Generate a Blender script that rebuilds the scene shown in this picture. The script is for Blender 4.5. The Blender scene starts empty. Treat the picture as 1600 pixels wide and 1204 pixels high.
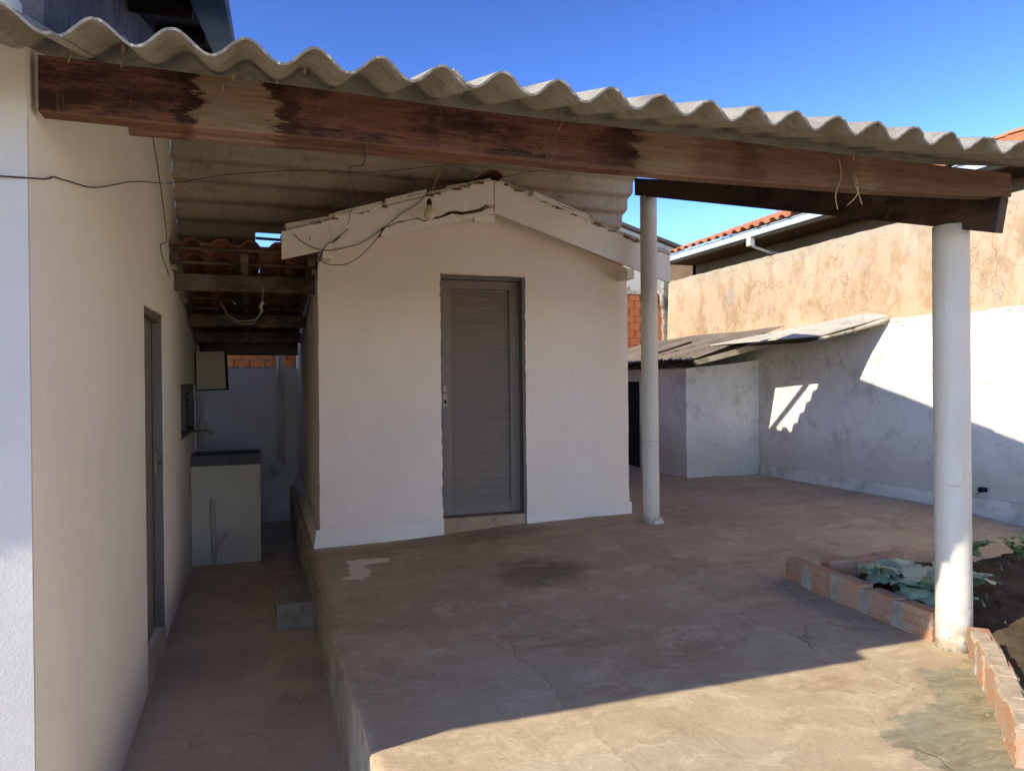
import bpy, bmesh, math, random
from mathutils import Vector, Matrix
random.seed(7)
S = bpy.context.scene
COL = S.collection
R = math.radians

# ------------------------------------------------------------ camera
yaw, pitch, roll = R(19.35), -4 / 1150., -0.010
r0 = Vector((math.cos(yaw), -math.sin(yaw), 0)); f0 = Vector((math.sin(yaw), math.cos(yaw), 0)); u0 = Vector((0, 0, 1))
fw = f0 * math.cos(pitch) + u0 * math.sin(pitch); up = u0 * math.cos(pitch) - f0 * math.sin(pitch)
rt = r0 * math.cos(roll) + up * math.sin(roll); up2 = up * math.cos(roll) - r0 * math.sin(roll)
cd = bpy.data.cameras.new('camera'); cam = bpy.data.objects.new('camera', cd); COL.objects.link(cam)
cd.sensor_width = 36; cd.lens = 36 * 1150 / 1600; cd.clip_end = 3000; cd.clip_start = .05
mw = Matrix((rt, up2, -fw)).transposed().to_4x4(); mw.translation = Vector((0, 0, 1.33))
cam.matrix_world = mw
S.camera = cam
# ------------------------------------------------------------ sky and sun
SUNV = Vector((1, .243, -.68)).normalized()
elev = math.asin(-SUNV.z)
W = bpy.data.worlds.new('World'); S.world = W; W.use_nodes = True
wn = W.node_tree.nodes; wl = W.node_tree.links
bg = wn['Background']
sky = wn.new('ShaderNodeTexSky'); sky.sky_type = 'NISHITA'; sky.sun_disc = False
sky.sun_elevation = elev
sky.sun_rotation = math.atan2(-SUNV.x, -SUNV.y)
sky.altitude = 2000; sky.air_density = 1; sky.dust_density = .5; sky.ozone_density = 4.5
def cmul(src, col):
    n = wn.new('ShaderNodeMix'); n.data_type = 'RGBA'; n.blend_type = 'MULTIPLY'; n.inputs[0].default_value = 1
    n.inputs[7].default_value = (*col, 1); wl.new(src, n.inputs[6]); return n.outputs[2]
gm = wn.new('ShaderNodeGamma'); gm.inputs['Gamma'].default_value = 1.85      # contrasty phone rendering of a dry blue sky
wl.new(cmul(sky.outputs[0], (.42, .42, .42)), gm.inputs['Color'])
wl.new(cmul(gm.outputs[0], (1.42, 1.07, .92)), bg.inputs['Color'])
bg.inputs['Strength'].default_value = .15
sl = bpy.data.lights.new('sun', 'SUN'); sl.energy = 2.0; sl.angle = R(.53); sl.color = (1, .92, .79)
so = bpy.data.objects.new('sun', sl); COL.objects.link(so)
so.rotation_euler = SUNV.to_track_quat('-Z', 'Y').to_euler()
S.view_settings.view_transform = 'Standard'; S.view_settings.look = 'None'
S.view_settings.exposure = 1.95; S.view_settings.gamma = 1; S.view_settings.use_curve_mapping = False
S.render.engine = 'CYCLES'
S.cycles.diffuse_bounces = 6; S.cycles.max_bounces = 12

# ------------------------------------------------------------ node materials
class NM:
    def __init__(s, name, rough=.9, spec=.2):
        s.m = bpy.data.materials.new(name); s.m.use_nodes = True
        s.n = s.m.node_tree.nodes; s.l = s.m.node_tree.links
        s.b = s.n['Principled BSDF']; s.b.inputs['Roughness'].default_value = rough
        s.b.inputs['Specular IOR Level'].default_value = spec
        s.g = s.n.new('ShaderNodeNewGeometry').outputs['Position']
    def scale(s, v, src=None):
        n = s.n.new('ShaderNodeVectorMath'); n.operation = 'MULTIPLY'
        s.l.new(src or s.g, n.inputs[0]); n.inputs[1].default_value = v; return n.outputs[0]
    def warp(s, amt, sc, src=None):
        n = s.n.new('ShaderNodeTexNoise'); n.inputs['Scale'].default_value = sc; n.inputs['Detail'].default_value = 3
        s.l.new(src or s.g, n.inputs['Vector'])
        a = s.n.new('ShaderNodeVectorMath'); a.operation = 'MULTIPLY_ADD'
        s.l.new(n.outputs['Color'], a.inputs[0]); a.inputs[1].default_value = (amt,) * 3; s.l.new(src or s.g, a.inputs[2])
        return a.outputs[0]
    def noise(s, sc, det=5, rough=.6, vec=None, dist=0):
        n = s.n.new('ShaderNodeTexNoise'); n.inputs['Scale'].default_value = sc; n.inputs['Detail'].default_value = det
        n.inputs['Roughness'].default_value = rough; n.inputs['Distortion'].default_value = dist
        s.l.new(vec or s.g, n.inputs['Vector']); return n.outputs['Fac']
    def voro(s, sc, vec=None, feat='DISTANCE_TO_EDGE'):
        n = s.n.new('ShaderNodeTexVoronoi'); n.feature = feat; n.inputs['Scale'].default_value = sc
        s.l.new(vec or s.g, n.inputs['Vector']); return n.outputs['Distance']
    def ramp(s, fac, a, b, lo=0., hi=1.):
        n = s.n.new('ShaderNodeMapRange'); n.inputs['From Min'].default_value = a; n.inputs['From Max'].default_value = b
        n.inputs['To Min'].default_value = lo; n.inputs['To Max'].default_value = hi; n.interpolation_type = 'SMOOTHSTEP'
        s.l.new(fac, n.inputs['Value']); return n.outputs[0]
    def math(s, op, a, b=None):
        n = s.n.new('ShaderNodeMath'); n.operation = op
        for i, v in enumerate((a, b)):
            if v is None: continue
            if isinstance(v, (int, float)): n.inputs[i].default_value = v
            else: s.l.new(v, n.inputs[i])
        return n.outputs[0]
    def mix(s, fac, a, b):
        n = s.n.new('ShaderNodeMix'); n.data_type = 'RGBA'
        if isinstance(fac, (int, float)): n.inputs[0].default_value = fac
        else: s.l.new(fac, n.inputs[0])
        for i, v in ((6, a), (7, b)):
            if isinstance(v, tuple): n.inputs[i].default_value = (*v, 1)
            else: s.l.new(v, n.inputs[i])
        return n.outputs[2]
    def xyz(s, src=None):
        n = s.n.new('ShaderNodeSeparateXYZ'); s.l.new(src or s.g, n.inputs[0]); return n.outputs
    def rnd(s):
        return s.n.new('ShaderNodeObjectInfo').outputs['Random']
    def blob(s, cx, cy, rx, ry, amp=.5, sc=4, soft=.25):
        """1 inside a ragged ellipse on the ground plane"""
        x, y, z = s.xyz()
        dx = s.math('DIVIDE', s.math('SUBTRACT', x, cx), rx); dy = s.math('DIVIDE', s.math('SUBTRACT', y, cy), ry)
        d = s.math('SQRT', s.math('ADD', s.math('MULTIPLY', dx, dx), s.math('MULTIPLY', dy, dy)))
        nn = s.math('MULTIPLY', s.math('SUBTRACT', s.noise(sc, 6, .65), .5), amp * 2)
        return s.ramp(s.math('ADD', d, nn), 1 + soft, 1 - soft)
    def out(s, col, bump=None, bs=.3, bd=.01, rough=None):
        TW = (1.0, .995, .875)   # white balance put into every base colour, offsetting the blue skylight
        if isinstance(col, tuple): s.b.inputs['Base Color'].default_value = (*[a * b for a, b in zip(col, TW)], 1)
        else:
            n = s.n.new('ShaderNodeMix'); n.data_type = 'RGBA'; n.blend_type = 'MULTIPLY'; n.inputs[0].default_value = 1
            n.inputs[7].default_value = (*TW, 1); s.l.new(col, n.inputs[6]); s.l.new(n.outputs[2], s.b.inputs['Base Color'])
        if bump is not None:
            n = s.n.new('ShaderNodeBump'); n.inputs['Strength'].default_value = bs; n.inputs['Distance'].default_value = bd
            s.l.new(bump, n.inputs['Height']); s.l.new(n.outputs[0], s.b.inputs['Normal'])
        if rough is not None: s.l.new(rough, s.b.inputs['Roughness'])
        return s.m

def plaster(name, c1, c2, dirt, dlo=.62, dhi=.8, bs=.5, base_dirt=None, bsc=60, cracks=False):
    k = NM(name, .85, .2)
    c = k.mix(k.ramp(k.noise(1.3, 4), .35, .65), c1, c2)
    c = k.mix(k.math('MULTIPLY', k.ramp(k.noise(9, 6, .7), .5, .75), .25), c, tuple(v * .85 for v in c2))
    c = k.mix(k.math('MULTIPLY', k.ramp(k.noise(3.2, 8, .75), dlo, dhi), .7), c, dirt)
    st = k.noise(1, 5, .6, k.scale((14, 14, .8)))
    c = k.mix(k.math('MULTIPLY', k.math('MULTIPLY', k.ramp(st, .55, .75), k.ramp(k.noise(.9, 3), .45, .6)), .16), c, dirt)
    c = k.mix(k.math('MULTIPLY', k.ramp(k.noise(1.9, 7, .7, None, 1.2), .50, .56), .10), c, tuple(min(1, v * 1.12) for v in c1))
    c = k.mix(k.math('MULTIPLY', k.ramp(k.noise(28, 3, .5), .735, .76), .5), c, dirt)
    if base_dirt:
        z = k.xyz()[2]
        low = k.ramp(k.math('ADD', z, k.math('MULTIPLY', k.noise(5, 6, .7), .35)), base_dirt[1], base_dirt[0])
        c = k.mix(k.math('MULTIPLY', low, .75), c, dirt)
    if cracks:
        cr = k.math('MULTIPLY', k.ramp(k.voro(1.5, k.warp(.5, 3)), .016, .003), k.ramp(k.noise(1.3, 4), .46, .56))
        c = k.mix(k.math('MULTIPLY', cr, .32), c, (.30, .26, .24))
        z = k.xyz()[2]
        band = k.ramp(k.math('ADD', z, k.math('MULTIPLY', k.noise(3, 7, .75), .5)), 2.0, 2.25)
        c = k.mix(k.math('MULTIPLY', k.math('MULTIPLY', band, k.ramp(k.noise(9, 7, .75), .46, .62)), .7), c, (.36, .33, .32))
    h = k.math('ADD', k.math('MULTIPLY', k.noise(bsc, 5, .65), .5), k.noise(8, 4))
    sp = k.voro(bsc * 1.6, None, 'F1')
    h = k.math('ADD', h, k.math('MULTIPLY', sp, .35))
    return k.out(c, h, bs, .012)

def wood(name, dark, red, bare, axis=(1, 12, 12), bare_lo=.52, bare_hi=.56, zoff=0):
    k = NM(name, .65, .3)
    v = k.scale(axis)
    g = k.noise(6, 6, .7, v)
    c = k.mix(k.ramp(g, .3, .7), dark, red)
    big = k.noise(1, 6, .7, k.scale((1.5 if axis[0] == 1 else 6, 1.5 if axis[1] == 1 else 6, 5)), .4)
    c = k.mix(k.ramp(big, .45, .6), c, tuple(v * .45 for v in dark))
    w = k.warp(.35, 9)
    n2 = k.n.new('ShaderNodeTexNoise'); n2.inputs['Scale'].default_value = 1; n2.inputs['Detail'].default_value = 5
    k.l.new(k.scale((1.15 if axis[0] == 1 else 3, 1.15 if axis[1] == 1 else 3, .6), w), n2.inputs['Vector'])
    bm = k.ramp(n2.outputs['Fac'], bare_lo, bare_hi)
    bc = k.mix(g, bare, tuple(v * .6 for v in bare))
    c = k.mix(k.math('MULTIPLY', bm, .9), c, bc)
    h = k.math('ADD', g, k.math('MULTIPLY', k.noise(70, 4), .3))
    return k.out(c, h, .5, .004)

def mat_concrete():
    k = NM('patio_concrete', .85, .25)
    w = k.warp(.4, 2)
    A, B, Cc = (.40, .295, .22), (.50, .385, .295), (.60, .495, .39)
    c = k.mix(k.ramp(k.noise(1.1, 6, .6, w), .35, .65), A, B)
    c = k.mix(k.ramp(k.noise(3.5, 8, .72, w), .5, .72), c, Cc)
    # trowelled bands that run across the yard
    band = k.noise(1, 6, .65, k.scale((1.2, 5, 1), w))
    c = k.mix(k.math('MULTIPLY', k.ramp(band, .52, .7), .55), c, (.40, .30, .215))
    x, y, z = k.xyz()
    # sunlit front of the slab: brightness of the lit part balanced in its colour
    pale = k.ramp(k.math('ADD', y, k.math('MULTIPLY', k.noise(2.2, 6), 1.1)), 3.75, 3.0)
    c = k.mix(k.math('MULTIPLY', pale, .55), c, k.mix(k.ramp(k.noise(2.6, 8, .7, w), .38, .66), (.385, .315, .24), (.46, .395, .315)))
    for b in ((1.05, 3.2, .42, .42), (2.55, 3.25, .42, .4), (1.0, 2.2, .8, .2)):
        c = k.mix(k.math('MULTIPLY', k.blob(*b, .55, 5, .2), .5), c, (.43, .385, .33))
    rings = k.math('ABSOLUTE', k.math('SUBTRACT', k.noise(1.2, 7, .7, w), .5))
    c = k.mix(k.math('MULTIPLY', k.math('MULTIPLY', k.ramp(rings, .012, .0), k.ramp(k.noise(2.2, 4), .45, .6)), .35), c, (.45, .37, .27))
    c = k.mix(k.math('MULTIPLY', k.blob(1.85, 4.75, .32, .3, .7, 3, .4), .75), c, (.12, .085, .06))
    c = k.mix(k.math('MULTIPLY', k.blob(1.45, 5.9, .9, .2, .8, 3, .5), .4), c, (.13, .09, .065))
    # casting joints that run away from the camera
    for jx, ja in ((1.2, .8), (2.62, 1.0), (3.95, .6)):
        d = k.math('SUBTRACT', k.math('ADD', x, k.math('MULTIPLY', k.math('SUBTRACT', k.noise(1.6, 7, .7), .5), .35)), jx)
        c = k.mix(k.math('MULTIPLY', k.math('MULTIPLY', k.ramp(k.math('ABSOLUTE', d), .014, .003), k.ramp(k.noise(2.6, 4), .44, .56)), .45 * ja), c, (.60, .50, .37))
        c = k.mix(k.math('MULTIPLY', k.math('MULTIPLY', k.ramp(k.math('ABSOLUTE', k.math('SUBTRACT', d, .018)), .008, .002), k.ramp(k.noise(2.1, 4), .46, .56)), .4 * ja), c, (.15, .11, .08))
        c = k.mix(k.math('MULTIPLY', k.math('MULTIPLY', k.ramp(d, 0, .02), k.ramp(d, .7, .2)), .28 * ja), c, (.33, .26, .20))
    c = k.mix(k.math('MULTIPLY', k.ramp(k.noise(1.5, 8, .72, k.scale((1, 2.6, 1), w)), .52, .66), .5), c, (.27, .19, .13))
    c = k.mix(k.math('MULTIPLY', k.ramp(k.noise(9, 7, .78, w), .56, .70), .4), c, (.60, .50, .38))
    c = k.mix(k.math('MULTIPLY', k.ramp(k.noise(1, 8, .78, k.scale((3.5, 11, 1), k.warp(.5, 2.5))), .50, .64), .45), c, (.62, .53, .43))
    c = k.mix(k.math('MULTIPLY', k.ramp(k.noise(1, 8, .8, k.scale((14, 5, 1), k.warp(.4, 3))), .54, .68), .35), c, (.22, .16, .12))
    c = k.mix(k.math('MULTIPLY', k.ramp(k.noise(160, 3, .6), .58, .72), .35), c, (.20, .15, .115))
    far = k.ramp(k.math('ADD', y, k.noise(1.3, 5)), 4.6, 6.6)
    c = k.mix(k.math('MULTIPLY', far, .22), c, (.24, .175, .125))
    # newer grey-green cement patch
    wet = k.blob(3.22, 1.60, 1.14, .90, .34, 2.2, .025)
    gg = k.mix(k.ramp(k.noise(1, 8, .75, k.scale((5, 14, 5), k.warp(.3, 4))), .35, .7), (.19, .17, .12), (.37, .335, .25))
    gg = k.mix(k.ramp(k.noise(3, 6, .7), .5, .7), gg, (.25, .24, .20))
    c = k.mix(k.math('MULTIPLY', wet, .93), c, gg)
    # spilled white paint
    sp = k.math('MAXIMUM', k.math('MAXIMUM', k.math('MAXIMUM', k.blob(.70, 5.33, .07, .26, .8, 9, .06), k.blob(.80, 5.56, .17, .09, .9, 8, .06)), k.blob(.66, 5.15, .10, .05, .8, 9, .06)), k.math('MULTIPLY', k.ramp(k.noise(22, 3, .5), .745, .765), k.ramp(k.math('ADD', x, k.noise(2)), 3.1, 1.6)))
    c = k.mix(k.math('MULTIPLY', sp, .9), c, (.78, .74, .69))
    # cracks
    cr = k.math('MULTIPLY', k.ramp(k.voro(.42, k.warp(.5, 3)), .006, .001), k.ramp(k.noise(1.3, 4), .48, .6))
    c = k.mix(k.math('MULTIPLY', cr, .35), c, (.08, .06, .045))
    c = k.mix(k.math('MULTIPLY', k.ramp(k.noise(90, 3, .6), .55, .75), .3), c, (.14, .10, .07))
    # white wash on the drop down to the passage
    side = k.math('MULTIPLY', k.ramp(x, .44, .43), k.ramp(k.math('ADD', z, k.math('MULTIPLY', k.noise(9, 5), .04)), .003, -.01))
    c = k.mix(k.math('MULTIPLY', side, .8), c, k.mix(k.ramp(k.noise(6, 6, .7), .4, .65), (.42, .40, .38), (.22, .19, .16)))
    c = k.mix(1.0, c, c)
    tn = k.n.new('ShaderNodeMix'); tn.data_type = 'RGBA'; tn.blend_type = 'MULTIPLY'; tn.inputs[0].default_value = 1; tn.inputs[7].default_value = (1.0, .965, .88, 1); k.l.new(c, tn.inputs[6]); c = tn.outputs[2]
    h = k.math('ADD', k.noise(3.0, 5, .6, w), k.math('MULTIPLY', k.noise(60, 5, .7), .10))
    h = k.math('SUBTRACT', h, k.math('MULTIPLY', wet, .12)); h = k.math('SUBTRACT', h, k.math('MULTIPLY', cr, .2))
    return k.out(c, h, .55, .03, k.ramp(k.noise(4), .3, .7, .7, .95))

def mat_passage():
    k = NM('passage_cement', .9, .2)
    w = k.warp(.5, 2)
    c = k.mix(k.ramp(k.noise(1.6, 7, .65, w), .35, .68), (.50, .395, .31), (.64, .525, .42))
    c = k.mix(k.ramp(k.noise(5, 7, .75), .58, .72), c, (.74, .63, .52))
    c = k.mix(k.math('MULTIPLY', k.ramp(k.noise(1.1, 7, .75, w), .52, .6), .4), c, (.34, .26, .20))
    c = k.mix(k.math('MULTIPLY', k.ramp(k.noise(24, 3, .5), .70, .73), .8), c, (.8, .76, .70))
    return k.out(c, k.math('ADD', k.noise(4, 6), k.math('MULTIPLY', k.noise(60, 5, .7), .3)), .5, .02)

def mat_fibro(name, a, b, lich):
    k = NM(name, .95, .1)
    c = k.mix(k.ramp(k.noise(2.3, 6, .65), .35, .65), a, b)
    c = k.mix(k.math('MULTIPLY', k.ramp(k.noise(38, 5, .75), .5, .68), .55), c, lich)
    c = k.mix(k.math('MULTIPLY', k.ramp(k.noise(6, 7, .78), .50, .66), .6), c, tuple(v * .42 for v in a))
    c = k.mix(k.math('MULTIPLY', k.ramp(k.noise(17, 6, .75), .58, .68), .5), c, tuple(min(1, v * 1.5) for v in a))
    return k.out(c, k.noise(120, 5, .7), .4, .004)

def mat_tile(name, a, b, dirt, dlo=.5):
    k = NM(name, .85, .2)
    c = k.mix(k.rnd(), a, b)
    c = k.mix(k.math('MULTIPLY', k.ramp(k.noise(12, 6, .7), dlo, dlo + .2), .75), c, dirt)
    return k.out(c, k.noise(80, 4, .7), .4, .004)

def simple(name, col, var=.8, rough=.7, spec=.3, sc=12, bs=.25, metal=0):
    k = NM(name, rough, spec)
    c = k.mix(k.ramp(k.noise(sc, 6, .65), .35, .7), col, tuple(v * var for v in col))
    k.b.inputs['Metallic'].default_value = metal
    return k.out(c, k.noise(sc * 6, 4), bs, .003)

def mat_yellow():
    k = NM('cracked_ochre_render', .9, .15)
    c = k.mix(k.ramp(k.noise(1.4, 6, .65), .35, .65), (.50, .375, .265), (.45, .32, .215))
    c = k.mix(k.math('MULTIPLY', k.ramp(k.noise(2.4, 8, .75, k.scale((1, 1, .6))), .46, .62), .85), c, (.33, .215, .12))
    c = k.mix(k.math('MULTIPLY', k.ramp(k.noise(2.2, 7, .7, k.scale((1.6, 1.6, .8))), .57, .66), .8), c, (.31, .28, .25))
    x, y, z = k.xyz()
    top = k.ramp(k.math('ADD', z, k.math('MULTIPLY', k.noise(6, 7, .8), .55)), 3.0, 3.35)
    c = k.mix(k.math('MULTIPLY', top, .6), c, (.33, .30, .25))
    w = k.warp(.3, 5)
    e1 = k.voro(2.6, k.warp(.5, 4)); e2 = k.voro(1.1, k.warp(.7, 2.5))
    gate = k.ramp(k.noise(1.1, 5, .65), .46, .56)
    cr = k.math('MAXIMUM', k.math('MULTIPLY', k.ramp(e1, .013, .002), gate), k.math('MULTIPLY', k.ramp(e2, .008, .002), k.ramp(k.noise(1.1, 3), .42, .55)))
    c = k.mix(k.math('MULTIPLY', cr, .6), c, (.26, .17, .09))
    h = k.math('SUBTRACT', k.noise(40, 5, .7), k.math('MULTIPLY', cr, 1.0))
    return k.out(c, h, .5, .012)

M_ = {}
M_['patio'] = mat_concrete(); M_['passage'] = mat_passage()
M_['house'] = plaster('cream_plaster', (.83, .765, .715), (.79, .725, .67), (.5, .44, .37), .7, .9, .3)
M_['housefront'] = plaster('white_roughcast', (.56, .53, .525), (.52, .49, .485), (.5, .5, .5), .7, .9, .14, bsc=80)
M_['upper'] = plaster('shade_toned_upper_render', (.14, .12, .13), (.08, .07, .09), (.04, .03, .035), .45, .6, .4)  # deep shade between porch roof and eave put into the wall colour
M_['shed'] = plaster('shed_whitewash', (.86, .735, .68), (.82, .70, .645), (.5, .42, .36), .68, .86, .4, (.02, .42))
M_['shedbase'] = plaster('shed_base_whitewash', (.84, .77, .74), (.78, .71, .69), (.45, .38, .32), .6, .8, .5)
M_['bwall'] = plaster('lime_washed_render', (.80, .74, .72), (.72, .66, .645), (.46, .40, .37), .50, .66, 1.0, (.45, 1.1), 40, True)
M_['bbase'] = plaster('grimy_limewash_skirting', (.66, .60, .58), (.58, .525, .51), (.34, .29, .26), .46, .62, 1.0, (.0, .28), 40)
M_['farwall'] = plaster('blue_white_limewash', (.74, .71, .76), (.67, .63, .66), (.4, .38, .38), .6, .8, .6)
M_['yellow'] = mat_yellow()
def mat_beam():
    k = NM('weathered_beam_wood', .88, .12)
    g = k.noise(6, 7, .7, k.scale((1, 14, 14)))
    c = k.mix(k.ramp(g, .3, .7), (.075, .034, .028), (.15, .068, .052))
    c = k.mix(k.ramp(k.noise(1, 7, .75, k.scale((2, 6, 9))), .45, .58), c, (.034, .017, .015))
    c = k.mix(k.math('MULTIPLY', k.ramp(k.noise(1, 6, .7, k.scale((30, 9, 3))), .56, .70), .55), c, (.13, .095, .08))
    c = k.mix(k.math('MULTIPLY', k.ramp(k.noise(1, 4, .6, k.scale((3, 60, 90))), .60, .66), .6), c, (.02, .012, .010))
    x, y, z = k.xyz()
    wx = k.math('ADD', x, k.math('MULTIPLY', k.math('SUBTRACT', k.noise(1, 8, .78, k.scale((4, 9, 16))), .5), .42))
    def band(a, b, s_=.014): return k.math('MULTIPLY', k.ramp(wx, a - s_, a + s_), k.ramp(wx, b + s_, b - s_))
    grey = k.mix(k.ramp(g, .3, .7), (.155, .105, .062), (.25, .18, .15))
    tan = k.mix(k.ramp(g, .3, .7), (.105, .060, .045), (.17, .10, .077))
    c = k.mix(k.math('MULTIPLY', band(-.2, -.14), .8), c, (.018, .008, .008))
    c = k.mix(k.math('MULTIPLY', band(.07, .16), .75), c, (.018, .008, .008))
    c = k.mix(k.math('MULTIPLY', band(-.14, .07), .75), c, grey)
    c = k.mix(k.math('MULTIPLY', band(1.22, 1.40, .05), .6), c, (.022, .008, .009))
    c = k.mix(k.math('MULTIPLY', k.ramp(wx, 1.37, 1.41), .85), c, tan)
    c = k.mix(k.math('MULTIPLY', band(1.40, 1.62, .05), .7), c, grey)
    c = k.mix(k.math('MULTIPLY', band(1.80, 1.92, .04), .6), c, (.06, .025, .02))
    c = k.mix(k.math('MULTIPLY', band(2.42, 2.52, .05), .5), c, grey)
    low = k.ramp(k.math('ADD', z, k.math('MULTIPLY', k.noise(3), .01)), 2.143, 2.133)
    c = k.mix(k.math('MULTIPLY', low, .40), c, (.20, .105, .065))
    return k.out(c, k.math('ADD', g, k.math('MULTIPLY', k.noise(70, 4), .3)), .5, .004)
M_['beam'] = mat_beam()
M_['rafter'] = wood('dark_rafter_wood', (.05, .028, .024), (.085, .045, .036), (.15, .11, .09), (12, 1, 12), .62, .7)
M_['purlin'] = wood('dusty_purlin_wood', (.10, .072, .058), (.16, .118, .095), (.24, .19, .155), (1, 12, 12), .55, .7)
M_['fibro'] = mat_fibro('fibre_cement', (.31, .282, .255), (.235, .212, .19), (.115, .102, .092))
M_['fibro2'] = mat_fibro('fibre_cement_rear', (.52, .45, .40), (.44, .375, .33), (.30, .26, .23))
M_['zinc'] = mat_fibro('rusty_small_corrugate', (.21, .17, .145), (.13, .10, .085), (.30, .25, .21))
M_['ctile'] = mat_tile('clay_tile_orange', (.52, .20, .10), (.42, .15, .08), (.24, .12, .07), .52)
M_['dtile'] = mat_tile('clay_tile_sooty', (.30, .125, .075), (.20, .09, .06), (.08, .055, .042), .44)
M_['brick'] = mat_tile('hollow_clay_brick', (.52, .19, .085), (.45, .16, .07), (.30, .11, .06), .55)
M_['bbrick'] = mat_tile('faded_garden_brick', (.44, .225, .135), (.36, .175, .105), (.36, .29, .23), .41)
M_['mortar'] = simple('mortar', (.37, .33, .28), .6, .95, .1, 14, .8)
M_['bmortar'] = simple('pinkish_mortar', (.46, .36, .27), .7, .95, .1, 14, .8)
M_['fascia'] = plaster('flaking_white_board', (.86, .79, .76), (.80, .73, .70), (.16, .13, .11), .63, .72, .5)
M_['vtile'] = plaster('painted_verge_tile', (.56, .52, .48), (.42, .36, .32), (.10, .07, .055), .5, .62, .5)
M_['grey'] = simple('grey_enamel', (.22, .178, .16), .9, .6, .25, 5, .0)
M_['greyd'] = simple('grey_enamel_frame', (.17, .145, .14), .8, .55, .4, 5, .15)
M_['metal'] = simple('worn_steel', (.35, .27, .22), .5, .5, .5, 30, .2, .6)
M_['dark'] = simple('dark_void', (.02, .018, .018), .8, .9, .1)
M_['stone'] = simple('dark_slate_basin', (.10, .092, .09), .7, .6, .4)
M_['sink2'] = simple('grey_drain_plastic', (.60, .52, .43), .85, .6, .3)
M_['sink'] = plaster('sink_base_plaster', (.70, .60, .49), (.62, .53, .43), (.3, .26, .22), .6, .8, .4)
M_['pvc'] = simple('grey_white_pvc', (.58, .54, .49), .85, .45, .4, 6, .1)
M_['gutter'] = simple('painted_metal_gutter', (.42, .47, .53), .85, .5, .4, 4, .1)
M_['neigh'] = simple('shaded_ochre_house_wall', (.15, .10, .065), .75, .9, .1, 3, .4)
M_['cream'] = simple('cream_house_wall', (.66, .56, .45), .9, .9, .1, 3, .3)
M_['capbrown'] = simple('brown_roof_trim', (.13, .09, .075), .7, .8, .2)
M_['plank'] = wood('bleached_plank', (.42, .34, .23), (.55, .45, .32), (.62, .56, .47), (1, 12, 12), .45, .6)
M_['boardgrey'] = mat_fibro('grey_flat_sheet', (.50, .46, .42), (.42, .39, .36), (.28, .25, .22))
M_['soil'] = None
M_['wire'] = simple('black_wire', (.03, .024, .022), .8, .6, .3)
M_['twine'] = simple('pale_twine', (.40, .30, .19), .7, .8, .2)
M_['whitewire'] = simple('pale_cable', (.40, .37, .34), .7, .6, .3)
M_['block'] = simple('grey_cement_block', (.40, .34, .29), .65, .95, .1, 9, .8)
M_['cab'] = simple('beige_cabinet_paint', (.52, .44, .34), .9, .5, .3, 4, .1)
M_['darkwood'] = simple('near_black_wood', (.035, .028, .026), .6, .9, .1)  # near-black wood shared by eaves, store roof, store door and cabinet case
k = NM('garden_soil', 1, .05)
c = k.mix(k.ramp(k.noise(4, 8, .75), .35, .65), (.09, .06, .042), (.17, .125, .09))
c = k.mix(k.ramp(k.noise(2.2, 6, .7), .58, .7), c, (.13, .115, .07))
M_['soil'] = k.out(c, k.noise(30, 8, .8), 1, .03)
k = NM('kale_leaf', .55, .4)
c = k.mix(k.ramp(k.noise(14, 4), .35, .7), (.27, .36, .25), (.38, .47, .34)); c = k.mix(k.math('MULTIPLY', k.rnd(), .5), c, (.36, .43, .34))
M_['kale'] = k.out(c, k.noise(60, 4), .5, .004)
k = NM('seedling_leaf', .6, .3)
c = k.mix(k.rnd(), (.13, .20, .07), (.19, .25, .10)); M_['seed'] = k.out(c, k.noise(50, 3), .3, .003)
M_['stem'] = simple('plant_stem', (.16, .17, .09), .7, .8, .2)
k = NM('bulb_glass', .25, .5); M_['bulb'] = k.out((.72, .62, .42))
def mat_column():
    k = NM('painted_concrete_column', .5, .35)
    x, y, z = k.xyz()
    c = k.mix(k.ramp(k.noise(2.2, 5, .6), .35, .7), (.60, .545, .49), (.54, .49, .44))
    c = k.mix(k.math('MULTIPLY', k.ramp(k.noise(1, 7, .72, k.scale((16, 16, 1.6))), .52, .70), .28), c, (.40, .33, .26))
    c = k.mix(k.math('MULTIPLY', k.ramp(k.noise(34, 4, .6), .66, .72), .45), c, (.42, .36, .30))
    low = k.ramp(k.math('ADD', z, k.math('MULTIPLY', k.noise(9, 6, .7), .28)), .42, .16)
    c = k.mix(k.math('MULTIPLY', k.math('MULTIPLY', low, k.ramp(k.noise(16, 6, .75), .42, .58)), .7), c, (.34, .25, .15))
    c = k.mix(k.math('MULTIPLY', k.ramp(k.noise(26, 3, .5), .66, .70), k.ramp(z, .3, .15)), c, (.22, .20, .17))
    ring = k.ramp(k.math('ABSOLUTE', k.math('SUBTRACT', z, k.math('ADD', .80, k.math('MULTIPLY', k.noise(11, 4), .02)))), .006, .001)
    c = k.mix(k.math('MULTIPLY', k.math('MULTIPLY', ring, k.ramp(k.noise(7, 3), .45, .55)), .7), c, (.40, .25, .14))
    return k.out(c, k.math('ADD', k.noise(25, 5), k.math('MULTIPLY', k.noise(4), 3)), .30, .010)
M_['col'] = mat_column()

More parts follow.
